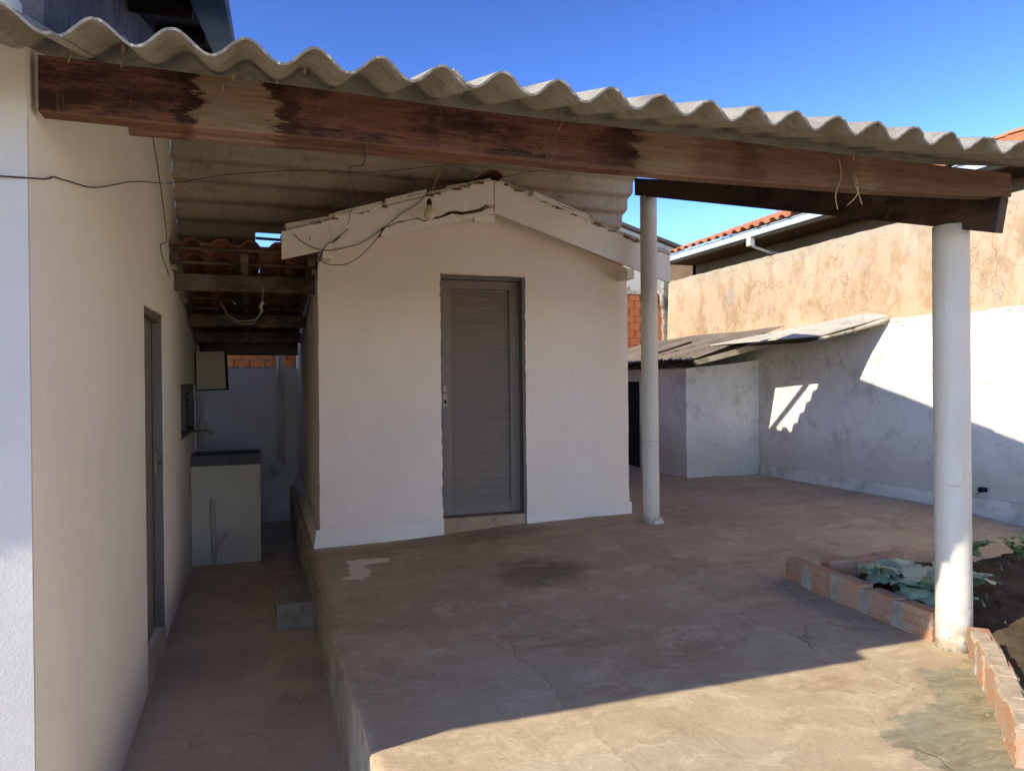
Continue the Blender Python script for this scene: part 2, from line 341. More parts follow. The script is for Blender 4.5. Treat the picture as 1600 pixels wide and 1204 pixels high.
# ------------------------------------------------------------ mesh helpers
class MB:
    def __init__(s): s.v = []; s.f = []; s.sm = []
    def add(s, vs, fs, smooth=False):
        o = len(s.v); s.v += [Vector(v) for v in vs]; s.f += [tuple(i + o for i in f) for f in fs]; s.sm += [smooth] * len(fs); return s
    def box(s, a, b, M=None):
        x0, y0, z0 = a; x1, y1, z1 = b
        vs = [Vector(p) for p in ((x0, y0, z0), (x1, y0, z0), (x1, y1, z0), (x0, y1, z0), (x0, y0, z1), (x1, y0, z1), (x1, y1, z1), (x0, y1, z1))]
        if M is not None: vs = [M @ v for v in vs]
        return s.add(vs, [(0, 3, 2, 1), (4, 5, 6, 7), (0, 1, 5, 4), (1, 2, 6, 5), (2, 3, 7, 6), (3, 0, 4, 7)])
    def hexa(s, bot, top):
        return s.add(list(bot) + list(top), [(3, 2, 1, 0), (4, 5, 6, 7), (0, 1, 5, 4), (1, 2, 6, 5), (2, 3, 7, 6), (3, 0, 4, 7)])
    def tube(s, pts, r, n=6, caps=True):
        pts = [Vector(p) for p in pts]; rings = []
        prev = None
        for i, p in enumerate(pts):
            d = (pts[min(i + 1, len(pts) - 1)] - pts[max(i - 1, 0)]).normalized()
            a = prev if prev is not None else (Vector((0, 0, 1)) if abs(d.z) < .9 else Vector((1, 0, 0)))
            a = (a - d * a.dot(d)).normalized(); prev = a; b = d.cross(a)
            rr = r[i] if isinstance(r, (list, tuple)) else r
            rings.append([p + (a * math.cos(2 * math.pi * j / n) + b * math.sin(2 * math.pi * j / n)) * rr for j in range(n)])
        vs = [v for g in rings for v in g]; fs = []
        for i in range(len(pts) - 1):
            for j in range(n):
                fs.append((i * n + j, i * n + (j + 1) % n, (i + 1) * n + (j + 1) % n, (i + 1) * n + j))
        if caps:
            fs.append(tuple(range(n - 1, -1, -1))); fs.append(tuple((len(pts) - 1) * n + j for j in range(n)))
        return s.add(vs, fs, True)
    def mesh(s, name, off=Vector((0, 0, 0))):
        me = bpy.data.meshes.new(name); me.from_pydata([v - off for v in s.v], [], s.f)
        me.polygons.foreach_set('use_smooth', s.sm)
        bm = bmesh.new(); bm.from_mesh(me); bmesh.ops.recalc_face_normals(bm, faces=bm.faces); bm.to_mesh(me); bm.free()
        return me

WL = {}   # world position of every object's origin
def tag(o, label=None, cat=None, group=None, kind=None):
    if label: o['label'] = label
    if cat: o['category'] = cat
    if group: o['group'] = group
    if kind: o['kind'] = kind
    return o
def thing(name, loc, label, cat, group=None):
    o = bpy.data.objects.new(name, None); COL.objects.link(o); o.location = loc; o.empty_display_size = .1
    WL[o] = Vector(loc); return tag(o, label, cat, group)
def build(mb, name, mat, parent=None, label=None, cat=None, group=None, kind=None, bevel=0):
    if parent is not None: off = WL[parent]; loc = Vector((0, 0, 0))
    else:
        xs = [v.x for v in mb.v]; ys = [v.y for v in mb.v]; zs = [v.z for v in mb.v]
        off = Vector(((min(xs) + max(xs)) / 2, (min(ys) + max(ys)) / 2, min(zs))); loc = off
    me = mb.mesh(name, off); me.materials.append(M_[mat])
    o = bpy.data.objects.new(name, me); COL.objects.link(o); o.location = loc; WL[o] = off
    if parent is not None: o.parent = parent
    if bevel:
        b = o.modifiers.new('bevel', 'BEVEL'); b.width = bevel; b.segments = 2; b.limit_method = 'ANGLE'
    return tag(o, label, cat, group, kind)
def inst(me, name, parent, mat4):
    o = bpy.data.objects.new(name, me); COL.objects.link(o)
    if parent is not None: o.parent = parent; o.matrix_local = Matrix.Translation(-WL[parent]) @ mat4
    else: o.matrix_world = mat4
    return o
def sm(x, a, b):
    t = max(0, min(1, (x - a) / (b - a))); return t * t * (3 - 2 * t)
def jag(pts, step=.05, amp=.004, fixed=()):
    out = []
    for i in range(len(pts)):
        a = Vector(pts[i]); b = Vector(pts[(i + 1) % len(pts)]); L = (b - a).length
        n = max(1, int(L / step)) if i not in fixed else 1
        out.append(a)
        nn = Vector((-(b - a).y, (b - a).x)).normalized()
        for j in range(1, n): out.append(a.lerp(b, j / n) + nn * random.uniform(-amp, amp))
    return out
def panel(outer, holes, fn, thick, mb=None):
    """flat polygon with holes in 2D, mapped by fn(u, v, w); w runs through the thickness"""
    bm = bmesh.new(); loops = []
    for lp in [outer] + holes:
        vs = [bm.verts.new((p[0], p[1], 0)) for p in lp]; es = [bm.edges.new((vs[i], vs[(i + 1) % len(vs)])) for i in range(len(vs))]
        loops.append(vs)
    bmesh.ops.triangle_fill(bm, use_beauty=True, use_dissolve=False, edges=bm.edges[:])
    bm.verts.index_update()
    fs = [tuple(v.index for v in f.verts) for f in bm.faces]; co = [(v.co.x, v.co.y) for v in bm.verts]
    n = len(co); vs = [fn(u, v, 0) for u, v in co] + [fn(u, v, thick) for u, v in co]
    faces = list(fs) + [tuple(i + n for i in reversed(f)) for f in fs]
    for lp in loops:
        ids = [v.index for v in lp]
        for i in range(len(ids)):
            a, b = ids[i], ids[(i + 1) % len(ids)]; faces.append((a, b, b + n, a + n))
    bm.free()
    mb = mb or MB(); mb.add(vs, faces); return mb
def rect(x0, y0, x1, y1): return [(x0, y0), (x1, y0), (x1, y1), (x0, y1)]

# ------------------------------------------------------------ ground
def h(x, y): return .09 * sm(x, .5, 3.0) * sm(y, 3.6, 5.8)
g = MB(); n = 48
vs = []; fs = []
for i in range(n + 1):
    for j in range(n + 1):
        a = (i / n * 2 - 1); b = (j / n * 2 - 1)
        x = a * abs(a) ** 2 * 400; y = b * abs(b) ** 2 * 400; vs.append((x, y, -.53))
for i in range(n):
    for j in range(n): fs.append((i * (n + 1) + j, (i + 1) * (n + 1) + j, (i + 1) * (n + 1) + j + 1, i * (n + 1) + j + 1))
g.add(vs, fs); build(g, 'ground', 'soil', kind='structure')

# raised patio slab (top surface undulates a little, left edge drops to the passage)
g = MB(); xs = [None] + [.9 + .1 * i for i in range(0, 66)]; ys = [-12 + .5 * j for j in range(0, 18)] + [-3 + .1 * j for j in range(0, 160)]
def edge_x(y): return .385 + .018 * sm(y, 4, 6) + .05 * sm(y, 7, 11) + .006 * math.sin(y * 9.1) + .004 * math.sin(y * 23 + 1)
cols = [0, .008, .05, .12, .2, .3, .4]
vs = []; nx = len(cols) + len(xs) - 1
for y in ys:
    e = edge_x(y)
    row = [(e + c * 1.0, y, h(e + c, y) - (.012 if c == 0 else .003 if c == .008 else 0)) for c in cols]
    for x in xs[1:]:
        row.append((x, y, h(x, y) + .003 * math.sin(x * 5 + y * 3) * math.sin(y * 4.1 - x)))
    vs += row
fs = []
for j in range(len(ys) - 1):
    for i in range(nx - 1): a = j * nx + i; fs.append((a, a + 1, a + 1 + nx, a + nx))
g.add(vs, fs, True)
vs = []; fs = []
for j, y in enumerate(ys):
    e = edge_x(y); vs += [(e, y, h(e, y) - .012), (e - .004 + .004 * math.sin(y * 31), y, -.25), (e - .002, y, -.5)]
for j in range(len(ys) - 1):
    for i in range(2): a = j * 3 + i; fs.append((a, a + 3, a + 4, a + 1))
g.add(vs, fs, True)
g.box((.4, -12.05, -.5), (7.4, -12.0, -.02))
build(g, 'patio', 'patio', kind='structure')
g = MB(); vs = []; fs = []
xs = [-10 + .3 * i for i in range(36)]; ys = [-12 + .3 * j for j in range(77)]
for y in ys:
    for x in xs: vs.append((x, y, -.46 + .004 * math.sin(x * 4 + y * 5)))
for j in range(len(ys) - 1):
    for i in range(len(xs) - 1): a = j * len(xs) + i; fs.append((a, a + 1, a + 1 + len(xs), a + len(xs)))
g.add(vs, fs, True); build(g, 'passage_floor', 'passage', kind='structure')

# ------------------------------------------------------------ shared roof tile (hump and pan), length along +Y down the slope
def tile_mesh(name, mat, w=.215, L=.40, hh=.045, t=.012):
    prof = [(0, 0), (.075, 0), (.098, .55), (.118, .9), (.14, 1), (.165, 1), (.187, .9), (.205, .55), (.222, .05)]
    prof = [(a * w / .215, b * hh) for a, b in prof]; np_ = len(prof)
    m = MB(); top = []; 
    for yy, zz in ((0, 0), (L, .018)):
        for a, b in prof: top.append((a, yy, b + zz))
    f1 = [(i, i + 1, i + 1 + np_, i + np_) for i in range(np_ - 1)]
    m.add(top, f1, True)
    m.add([(a, b, c - t) for a, b, c in top], [tuple(reversed(f)) for f in f1], True)
    for base in (0, np_):
        vs = [top[base + i] for i in range(np_)]; vs += [(a, b, c - t) for a, b, c in vs]
        m.add(vs, [(i, i + 1, i + 1 + np_, i + np_) for i in range(np_ - 1)])
    for e in (0, np_ - 1):
        vs = [top[e], top[e + np_]]; vs += [(a, b, c - t) for a, b, c in vs]; m.add(vs, [(0, 1, 3, 2)])
    me = m.mesh(name); me.materials.append(M_[mat]); return me
TILE = tile_mesh('roof_tile', 'ctile'); DTILE = tile_mesh('sooty_roof_tile', 'dtile')
def tile_field(parent, me, origin, across, down, ncol, nrow, w=.215, expo=.34, skip=None, jit=.006, name='tile'):
    across = Vector(across).normalized(); down = Vector(down).normalized(); nrm = across.cross(down).normalized()
    if nrm.z < 0: nrm = -nrm
    for r in range(nrow):
        for q in range(ncol):
            if skip and skip(q, r): continue
            p = Vector(origin) + across * (q * w + random.uniform(-jit, jit)) + down * (r * expo + random.uniform(-jit, jit) * 2) + nrm * random.uniform(0, jit)
            m = Matrix((across, down, nrm)).transposed().to_4x4(); m.translation = p
            m = m @ Matrix.Rotation(random.uniform(-.02, .02), 4, 'Z')
            inst(me, name, parent, m)

# ------------------------------------------------------------ corrugated sheets
def corr(p0, eu, ev, u0, u1, v0, v1, pitch, amp, t, n_per=12, nv=2, ph=0, lift=0., sag=0, wob=0):
    """waves run along u (crest lines along v)."""
    p0 = Vector(p0); eu = Vector(eu).normalized(); ev = Vector(ev).normalized(); en = eu.cross(ev).normalized()
    if en.z < 0: en = -en
    nu = max(2, int((u1 - u0) / pitch * n_per)); m = MB(); T = []; B = []
    for j in range(nv + 1):
        v = v0 + (v1 - v0) * j / nv
        for i in range(nu + 1):
            u = u0 + (u1 - u0) * i / nu; a = 2 * math.pi * (u / pitch - ph)
            c_ = math.cos(a); w = amp * (c_ + .0) * .5 - sag * math.sin(math.pi * (u - u0) / (u1 - u0)) + lift * (1 if i < 0 else 1)
            w += wob * math.sin(u * 3.1 + v * 2.3)
            sl = -amp * .5 * 2 * math.pi / pitch * math.sin(a); nl = math.sqrt(1 + sl * sl)
            vj = v + (random.uniform(-.0035, .0035) + .003 * math.sin(u * 37) if j == 0 else 0)
            p = p0 + eu * u + ev * vj + en * w; nn = (en - eu * sl) / nl
            T.append(p + nn * t * .5); B.append(p - nn * t * .5)
    k = nu + 1; fs = [(j * k + i, j * k + i + 1, (j + 1) * k + i + 1, (j + 1) * k + i) for j in range(nv) for i in range(nu)]
    m.add(T, fs, True); m.add(B, [tuple(reversed(f)) for f in fs], True)
    for j in (0, nv):
        m.add([T[j * k + i] for i in range(k)] + [B[j * k + i] for i in range(k)], [(i, i + 1, i + 1 + k, i + k) for i in range(nu)])
    for i in (0, nu):
        q = nv + 1
        m.add([T[j * k + i] for j in range(q)] + [B[j * k + i] for j in range(q)], [(j, j + 1, j + 1 + q, j + q) for j in range(nv)])
    return m

# ------------------------------------------------------------ the left house
H = thing('house', (-.6, 2.44, -.46), 'cream plastered house side along the sunken passage, with narrow grey door and dark eaves', 'house')
door_h = jag([(4.77, -.452), (5.715, -.452), (5.715, 1.83), (4.77, 1.81)], .06, .006)
win_h = jag([(7.03, .86), (8.66, .86), (8.66, 1.35), (7.03, 1.35)], .08, .004)
outer = [(2.446, -.47)] + [(2.446 + i * .05, -.47) for i in range(1, 155)] + [(10.2, -.47), (10.2, 3.7), (6.5, 3.55), (2.446, 2.34)]
m = panel(outer, [door_h, win_h], lambda u, v, w: Vector((-.6 - w, u, v)), .16)
build(m, 'side_wall', 'house', H)
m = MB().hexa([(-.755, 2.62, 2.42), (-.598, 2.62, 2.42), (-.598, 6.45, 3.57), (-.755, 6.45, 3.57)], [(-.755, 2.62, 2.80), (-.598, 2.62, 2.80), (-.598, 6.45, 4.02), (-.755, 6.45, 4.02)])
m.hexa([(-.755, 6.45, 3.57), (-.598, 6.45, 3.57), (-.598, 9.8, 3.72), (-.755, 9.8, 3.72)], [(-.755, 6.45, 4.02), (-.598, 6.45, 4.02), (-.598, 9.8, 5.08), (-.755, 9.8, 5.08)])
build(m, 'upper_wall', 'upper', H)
m = panel(rect(-7, -.47, -.6, 2.36), [], lambda u, v, w: Vector((u, 2.432 + w, v)), .0135)
build(m, 'front_wall', 'housefront', H)
# mono pitch roof over the house, rising to the back
def hz(y): return 1.33 + .66 + .318 * y
def slope_box(x0, x1, y0, y1, za, zb):
    return MB().hexa([(x0, y0, hz(y0) + za), (x1, y0, hz(y0) + za), (x1, y1, hz(y1) + za), (x0, y1, hz(y1) + za)],
                     [(x0, y0, hz(y0) + zb), (x1, y0, hz(y0) + zb), (x1, y1, hz(y1) + zb), (x0, y1, hz(y1) + zb)])
build(slope_box(-7, -.145, 2.3, 9.8, .035, .07), 'roof', 'darkwood', H)
build(slope_box(-.285, -.14, 2.3, 9.8, 0, .034), 'soffit_board', 'rafter', H)
build(slope_box(-.139, -.112, 2.3, 9.8, -.01, .12), 'barge_board', 'rafter', H)
for y in (3.1, 4.3, 5.5, 6.7, 7.9):
    build(slope_box(-.6, -.29, y, y + .06, -.06, .034), 'rafter', 'darkwood', H)
# door in the side wall
D = build(MB().box((-.69, 4.83, -.34), (-.66, 5.66, 1.80)), 'door', 'grey', H, label='narrow grey metal door set deep in the cream wall')
for a, b in (((-.73, 4.765, -.35), (-.612, 4.81, 1.82)), ((-.73, 5.68, -.35), (-.608, 5.72, 1.83)), ((-.73, 4.81, 1.77), (-.612, 5.68, 1.82))):
    build(MB().box(a, b), 'frame', 'greyd', D)
build(MB().box((-.655, 4.87, -.32), (-.645, 4.91, 1.78)), 'stile', 'greyd', D)
build(MB().box((-.655, 5.58, -.32), (-.645, 5.64, 1.78)), 'stile', 'greyd', D)
build(MB().box((-.645, 5.59, .72), (-.632, 5.625, .88)).tube([(-.64, 5.607, .8), (-.60, 5.607, .8), (-.60, 5.54, .8)], .007, 6), 'handle', 'metal', D)
build(MB().box((-.76, 4.772, -.455), (-.603, 5.713, -.351)), 'door_sill', 'passage', H)
Wd = build(MB().box((-.70, 7.04, .87), (-.69, 8.65, 1.34)), 'window', 'dark', H, label='low dark metal louvre window near the sink')
for a, b in (((-.72, 7.03, .86), (-.612, 7.07, 1.35)), ((-.72, 8.62, .86), (-.612, 8.66, 1.35)), ((-.72, 7.07, .86), (-.612, 8.62, .895)), ((-.72, 7.07, 1.315), (-.612, 8.62, 1.35)), ((-.70, 7.83, .895), (-.63, 7.86, 1.315))):
    build(MB().box(a, b), 'frame', 'greyd', Wd)
sl_me = MB().box((-.018, 0, -.002), (.018, .75, .002)).mesh('louvre'); sl_me.materials.append(M_['greyd'])
for yy in (7.075, 7.865):
    for q in range(6):
        inst(sl_me, 'louvre', Wd, Matrix.Translation((-.665, yy, .93 + q * .065)) @ Matrix.Rotation(R(50), 4, 'Y'))
# mortar flashing where the sheets meet the house corner
m = MB()
m.tube([(-1.3 + i * .07, 2.3 + .02 * math.sin(i * 2.3), 2.345 + .012 * math.sin(i * 1.7)) for i in range(11)], [.05 + .012 * math.sin(i * 3.1) for i in range(11)], 8)
build(m, 'mortar_flashing', 'housefront', H)
# stub of wall plaster that closes against the porch beam
build(MB().box((-.75, 2.4405, 2.1), (-.5995, 2.58, 2.33)), 'beam_pocket', 'house', H)

# ------------------------------------------------------------ porch timbers and roof
B1 = MB()
def beam_z(x):
    K = [(-.6, 2.126), (.6, 2.128), (1.12, 2.115), (1.85, 2.123), (2.42, 2.137), (3.03, 2.152), (3.34, 2.172)]
    for (a, za), (b, zb_) in zip(K, K[1:]):
        if x <= b: return za + (zb_ - za) * (x - a) / (b - a)
    return K[-1][1]
nb = 40; vs = []; fs = []
for i in range(nb + 1):
    x = -.578 + 3.91 * i / nb; zb = beam_z(x) + .0015 * math.sin(x * 7); zt = 2.291 - .012 * sm(x, 0, 1)
    w = .003 * math.sin(x * 3.3)
    vs += [(x, 2.46 + w, zb), (x, 2.525 + w, zb), (x, 2.525 + w, zt), (x, 2.46 + w, zt)]
for i in range(nb):
    for j in range(4): fs.append((i * 4 + j, i * 4 + (j + 1) % 4, (i + 1) * 4 + (j + 1) % 4, (i + 1) * 4 + j))
fs += [(3, 2, 1, 0), (nb * 4, nb * 4 + 1, nb * 4 + 2, nb * 4 + 3)]
B1.add(vs, fs)
P = thing('porch_beam', (-.578, 2.46, 2.1), 'long red-brown wooden beam with bleached patches across the front under the corrugated roof', 'beam')
build(B1, 'beam', 'beam', P, bevel=.003)
build(MB().hexa([(-.355, 2.5265, 2.112), (.75, 2.5265, 2.122), (.75, 2.56, 2.122), (-.355, 2.56, 2.112)], [(-.355, 2.5265, 2.15), (.75, 2.5265, 2.15), (.75, 2.56, 2.15), (-.355, 2.56, 2.15)]), 'lower_batten', 'beam', P)
# nails and hooks
nm = MB().tube([(0, 0, 0), (0, -.006, .002), (.002, -.006, .035)], .0016, 5).mesh('nail'); nm.materials.append(M_['twine'])
for x in (-.50, -.36, -.08, -.05, .08, 1.05, 2.4, 2.62):
    inst(nm, 'nail', P, Matrix.Translation((x, 2.458, 2.29 - random.random() * .05)) @ Matrix.Rotation(random.uniform(-.5, .5), 4, 'Y'))
y0, y1 = 2.44, 5.86
def b2z(y): return 2.0 + .292 * (y - 2.44)
m = MB().hexa([(3.24, y0 + .03, b2z(y0)), (3.292, y0 + .03, b2z(y0)), (3.292, y1, b2z(y1)), (3.24, y1, b2z(y1))],
              [(3.24, y0, b2z(y0) + .158), (3.292, y0, b2z(y0) + .158), (3.292, y1, b2z(y1) + .155), (3.24, y1, b2z(y1) + .155)])
build(m, 'sloping_beam', 'rafter', None, 'dark wooden beam sloping from the slim far column down to the near column', 'beam', bevel=.003)

def column(name, x, y, z0, z1, r, label):
    m = MB(); pts = []; rr = []
    for i in range(25):
        t = i / 24; z = z0 + (z1 - z0) * t; pts.append((x - .004 * math.sin(t * 3), y, z)); rr.append(r * (1 + .004 * math.sin(i * 2.1)))
    m.tube(pts, rr, 40)
    return m
m = column('c', 3.262, 2.715, -.02, b2z(2.715) + .001, .0815, '')
build(m, 'round_column', 'col', None, 'near white round column with sunlit stained foot beside the brick planter', 'column', 'round porch columns')
zc = h(3.33, 5.70)
m = column('c', 3.30, 5.72, zc - .02, b2z(5.72) + .001, .0735, '')
m.tube([(3.31, 5.71, zc - .006), (3.31, 5.71, zc + .002), (3.305, 5.715, zc + .010)], [.10, .088, .074], 24)
build(m, 'round_column', 'col', None, 'far slim white round column in front of the shed right corner', 'column', 'round porch columns')

PR = thing('porch_roof', (1.5, 2.05, 2.2), 'wavy grey fibre-cement roof over the porch, sheets side by side on the long beam', 'roof')
pitchw = .1768; slp = math.atan(.3)
ev = Vector((0, math.cos(slp), math.sin(slp)))
X0 = -.361
rng = [(-24.9, -18.4), (-18.7, -12.4), (-12.8, -6.5), (-6.9, -.42), (-.72, 5.42), (5.16, 11.4), (11.12, 17.35), (17.08, 21.45)]
for rrow, (va, vb, zo) in enumerate(((0, 2.36, 0), (2.2, 4.42, .012))):
    for q, (a, b) in enumerate(rng):
        q4 = q; q = max(0, q - 3); yo = (-.09 if rrow == 0 else 0, .012, -.006, .01, -.004)[q]; lf = (0, .009, .018, .026, .034)[q]
        m = corr((X0, 2.05, 2.205), (1, 0, 0), ev, a * pitchw, b * pitchw, va + yo, vb + yo, pitchw, .052, .0068, 16, 6, 0, zo + lf * .55, 0, .0025)
        build(m, 'sheet', 'fibro', PR)
hk = MB().tube([(0, 0, -.03), (0, 0, .012), (0, 0, .022)], [.011, .011, .004], 8).mesh('fixing_bolt'); hk.materials.append(M_['metal'])
for kx in range(0, 22, 3):
    inst(hk, 'fixing_bolt', PR, Matrix.Translation((X0 + kx * pitchw, 2.50, 2.205 + .026 + .3 * .45 + .008)))
# steep rear sheets, waves running sideways
RS = thing('rear_roof_sheets', (1.5, 6.5, 2.5), 'steep dull corrugated sheets closing the porch above the shed ridge, wavy cut right edge', 'roof sheets')
dn = Vector((0, .78, -.93)).normalized()
for q, (a, b, L) in enumerate(((-.597, .03, 1.30), (-.02, 1.30, .96), (1.22, 2.42, .98), (2.34, 3.50, .98))):
    m = corr((0, 6.20, 3.40), dn, (1, 0, 0), -.02, L, a, b, .177, .05, .008, 12, 2, .15, .006 * (q % 2), 0, .003)
    build(m, 'sheet', 'fibro2', RS)

m = MB().hexa([(3.39, 6.50, 3.27), (3.43, 6.50, 3.27), (3.43, 7.60, 2.29), (3.39, 7.60, 2.29)], [(3.39, 6.50, 3.36), (3.43, 6.50, 3.36), (3.43, 7.60, 2.38), (3.39, 7.60, 2.38)])
build(m, 'rear_rafter', 'rafter', RS)

# ------------------------------------------------------------ shed
SH = thing('shed', (1.95, 6.18, 0), 'small white gabled shed with grey louvred door, standing on the patio', 'shed')
dh = jag([(1.528, .02), (2.300, .06), (2.302, 2.276), (1.522, 2.282)], .045, .006, fixed=(0,))
outer = jag([(.50, -.02), (3.33, .04), (3.325, 2.40), (1.945, 2.86), (.505, 2.40)], .1, .003, fixed=(2, 3))
m = panel(outer, [dh], lambda u, v, w: Vector((u, 6.18 + w, v)), .14)
build(m, 'front_wall', 'shed', SH)
m = panel([(6.325, -.3), (10.2, -.3), (10.2, 2.42), (6.325, 2.42)], [], lambda u, v, w: Vector((.505 + .012 * (u - 6.3) + w, u, v)), .14)
build(m, 'side_wall', 'shed', SH)
build(MB().box((3.19, 6.325, 0), (3.328, 10.2, 2.40)), 'side_wall', 'shed', SH)
build(MB().box((.55, 10.2, 0), (3.328, 10.34, 2.40)), 'back_wall', 'shed', SH)
# skirting band, hand painted, ragged lower edge
for (a, b, za, zb) in ((.492, 1.535, .0, .0), (2.296, 3.35, .035, .05)):
    n = 26; top = [(a + (b - a) * i / n, .145 + h(a + (b - a) * i / n, 6.1) * .6 + random.uniform(-.002, .002)) for i in range(n + 1)]
    bot = [(a + (b - a) * i / n, h(a + (b - a) * i / n, 6.15) - .004 + random.uniform(-.004, .006)) for i in range(n + 1)]
    m = panel(top + bot[::-1], [], lambda u, v, w: Vector((u, 6.166 + w, v)), .0135)
    m.box((a, 6.15, h(b, 6.1) - .01), (b, 6.166, h(a, 6.1) + .012)) if a < 1 else m.box((a, 6.14, .06), (b + .04, 6.166, .088))
    build(m, 'skirting', 'shedbase', SH)
m = MB().hexa([(.43, 6.16, -.12), (.502, 6.16, -.12), (.545, 10.1, -.12), (.475, 10.1, -.12)], [(.468, 6.16, .15), (.502, 6.16, .15), (.545, 10.1, .15), (.515, 10.1, .15)])
build(m, 'skirting', 'shedbase', SH)
# door
D = build(MB().box((1.535, 6.322, .168), (2.292, 6.328, 2.255)), 'door', 'grey', SH, label='grey metal louvred door')
for a, b in (((1.524, 6.25, .15), (1.548, 6.36, 2.27)), ((2.278, 6.19, .15), (2.302, 6.36, 2.27)), ((1.548, 6.25, 2.244), (2.278, 6.36, 2.27))):
    build(MB().box(a, b), 'frame', 'greyd', D, bevel=.003)
for a, b in (((1.550, 6.275, .17), (1.640, 6.30, 2.24)), ((2.185, 6.275, .17), (2.276, 6.30, 2.24)), ((1.640, 6.275, 2.165), (2.185, 6.30, 2.24)), ((1.640, 6.275, .17), (2.185, 6.30, .255))):
    build(MB().box(a, b), 'rail', 'grey', D, bevel=.003)
me = MB().add([(0, -.004, 0), (.543, -.004, 0), (.543, .024, .060), (0, .024, .060), (0, .024, .0765), (.543, .024, .0765), (0, .032, .0765), (.543, .032, .0765), (0, .030, 0), (.543, .030, 0)],
              [(0, 1, 2, 3), (3, 2, 5, 4), (4, 5, 7, 6), (0, 8, 9, 1), (0, 3, 4, 6, 8), (1, 9, 7, 5, 2)]).mesh('slat'); me.materials.append(M_['grey'])
for q in range(25):
    inst(me, 'slat', D, Matrix.Translation((1.641, 6.284 + random.uniform(-.001, .001), .2565 + q * .0763)) @ Matrix.Scale(1.0, 4))
build(MB().box((1.560, 6.268, 1.13), (1.600, 6.275, 1.31)).tube([(1.575, 6.27, 1.25), (1.575, 6.235, 1.25), (1.535, 6.232, 1.25)], .007, 8), 'handle', 'metal', D)
build(MB().box((1.572, 6.264, 1.155), (1.59, 6.268, 1.185)), 'keyhole', 'dark', D)
build(MB().box((1.53, 6.19, .02), (2.30, 6.33, .160)), 'threshold', 'patio', SH, bevel=.006)

# fascia boards
def fy(u, v, w): return Vector((u, 5.95 + w, v))
n = 26
def lin(x, xa, za, xb, zb): return za + (zb - za) * (x - xa) / (xb - xa)
top = [(.216 + 1.727 * i / n, lin(.216 + 1.727 * i / n, .216, 2.514, 1.943, 3.052) + random.uniform(-.003, .003)) for i in range(n + 1)]
def crack(x): return lin(x, .95, 2.60, 1.943, 2.845) + .012 * math.sin(x * 17) + .008 * math.sin(x * 41)
def botl(x): return lin(x, .216, 2.301, 1.943, 2.772)
bot = []
for i in range(n, -1, -1):
    x = .216 + 1.727 * i / n
    bot.append((x, botl(x) if x < .98 else crack(x) + random.uniform(-.006, .006)))
F = build(panel(top + bot, [], fy, .028), 'fascia_board', 'fascia', SH, label='flaking white fascia board with a long dark split, left slope')
xs = [.985 + .955 * i / 16 for i in range(17)]
tp = [(x, min(crack(x) - .004 - .030 * sm(x, 1.0, 1.9) - random.uniform(0, .006), crack(x) - .003)) for x in xs]; bt = [(x, botl(x) - (.0 if x < 1.6 else 0)) for x in reversed(xs)]
tp = [(x, max(z, botl(x) + .012)) for x, z in tp]
build(panel(tp + bt, [], fy, .026), 'split_strip', 'fascia', F)
build(MB().box((1.78, 5.985, 2.70), (1.96, 6.03, 2.76)), 'bracket', 'fascia', SH)
n = 22
top = [(1.951 + 1.703 * i / n, lin(1.951 + 1.703 * i / n, 1.951, 3.052, 3.654, 2.49) + random.uniform(-.004, .004)) for i in range(n + 1)]
bot = [(1.951 + 1.703 * i / n, lin(1.951 + 1.703 * i / n, 1.951, 2.775, 3.654, 2.241)) for i in range(n, -1, -1)]
build(panel(top + bot, [], fy, .028), 'fascia_board', 'fascia', SH, label='flaking white fascia board, right slope')
# eave purlins sticking out under the verge
for (x, z) in ((.56, 2.36), (3.26, 2.30), (1.945, 2.80)):
    build(MB().box((x - .035, 5.98, z - .03), (x + .035, 10.3, z + .06)), 'purlin', 'fascia', SH)
# shed tiles: ridge at x 1.945
sl_l = Vector((-1.727, 0, -.538)).normalized(); sl_r = Vector((1.703, 0, -.562)).normalized()
tile_field(SH, TILE, (1.93, 10.2, 3.065), (0, -1, 0), sl_l, 19, 5)
tile_field(SH, TILE, (1.96, 5.99, 3.065), (0, 1, 0), sl_r, 19, 5)
def barrel(name, mat, L, r0, r1, t=.012, n=8):
    m = MB(); ring = lambda y, r, z: [(math.cos(math.pi * i / n) * r, y, math.sin(math.pi * i / n) * r * .62 + z) for i in range(n + 1)]
    a, b = ring(0, r0, 0), ring(L, r1, 0); a2, b2 = ring(0, r0 - t, -.004), ring(L, r1 - t, -.004); k = n + 1
    m.add(a + b, [(i, i + 1, i + 1 + k, i + k) for i in range(n)], True); m.add(a2 + b2, [(i + k, i + 1 + k, i + 1, i) for i in range(n)], True)
    for p, q in ((a, a2), (b, b2)): m.add(p + q, [(i, i + 1, i + 1 + k, i + k) for i in range(n)])
    m.add([a[0], b[0], a2[0], b2[0]], [(0, 1, 3, 2)]); m.add([a[-1], b[-1], a2[-1], b2[-1]], [(0, 1, 3, 2)])
    me = m.mesh(name); me.materials.append(M_[mat]); return me
VT = barrel('verge_tile', 'vtile', .40, .060, .072); RT = barrel('ridge_tile', 'dtile', .42, .09, .10)
def frame(across, down, p):
    a = Vector(across).normalized(); d = Vector(down).normalized(); nn = a.cross(d).normalized()
    m = Matrix((a, d, nn)).transposed().to_4x4(); m.translation = p; return m
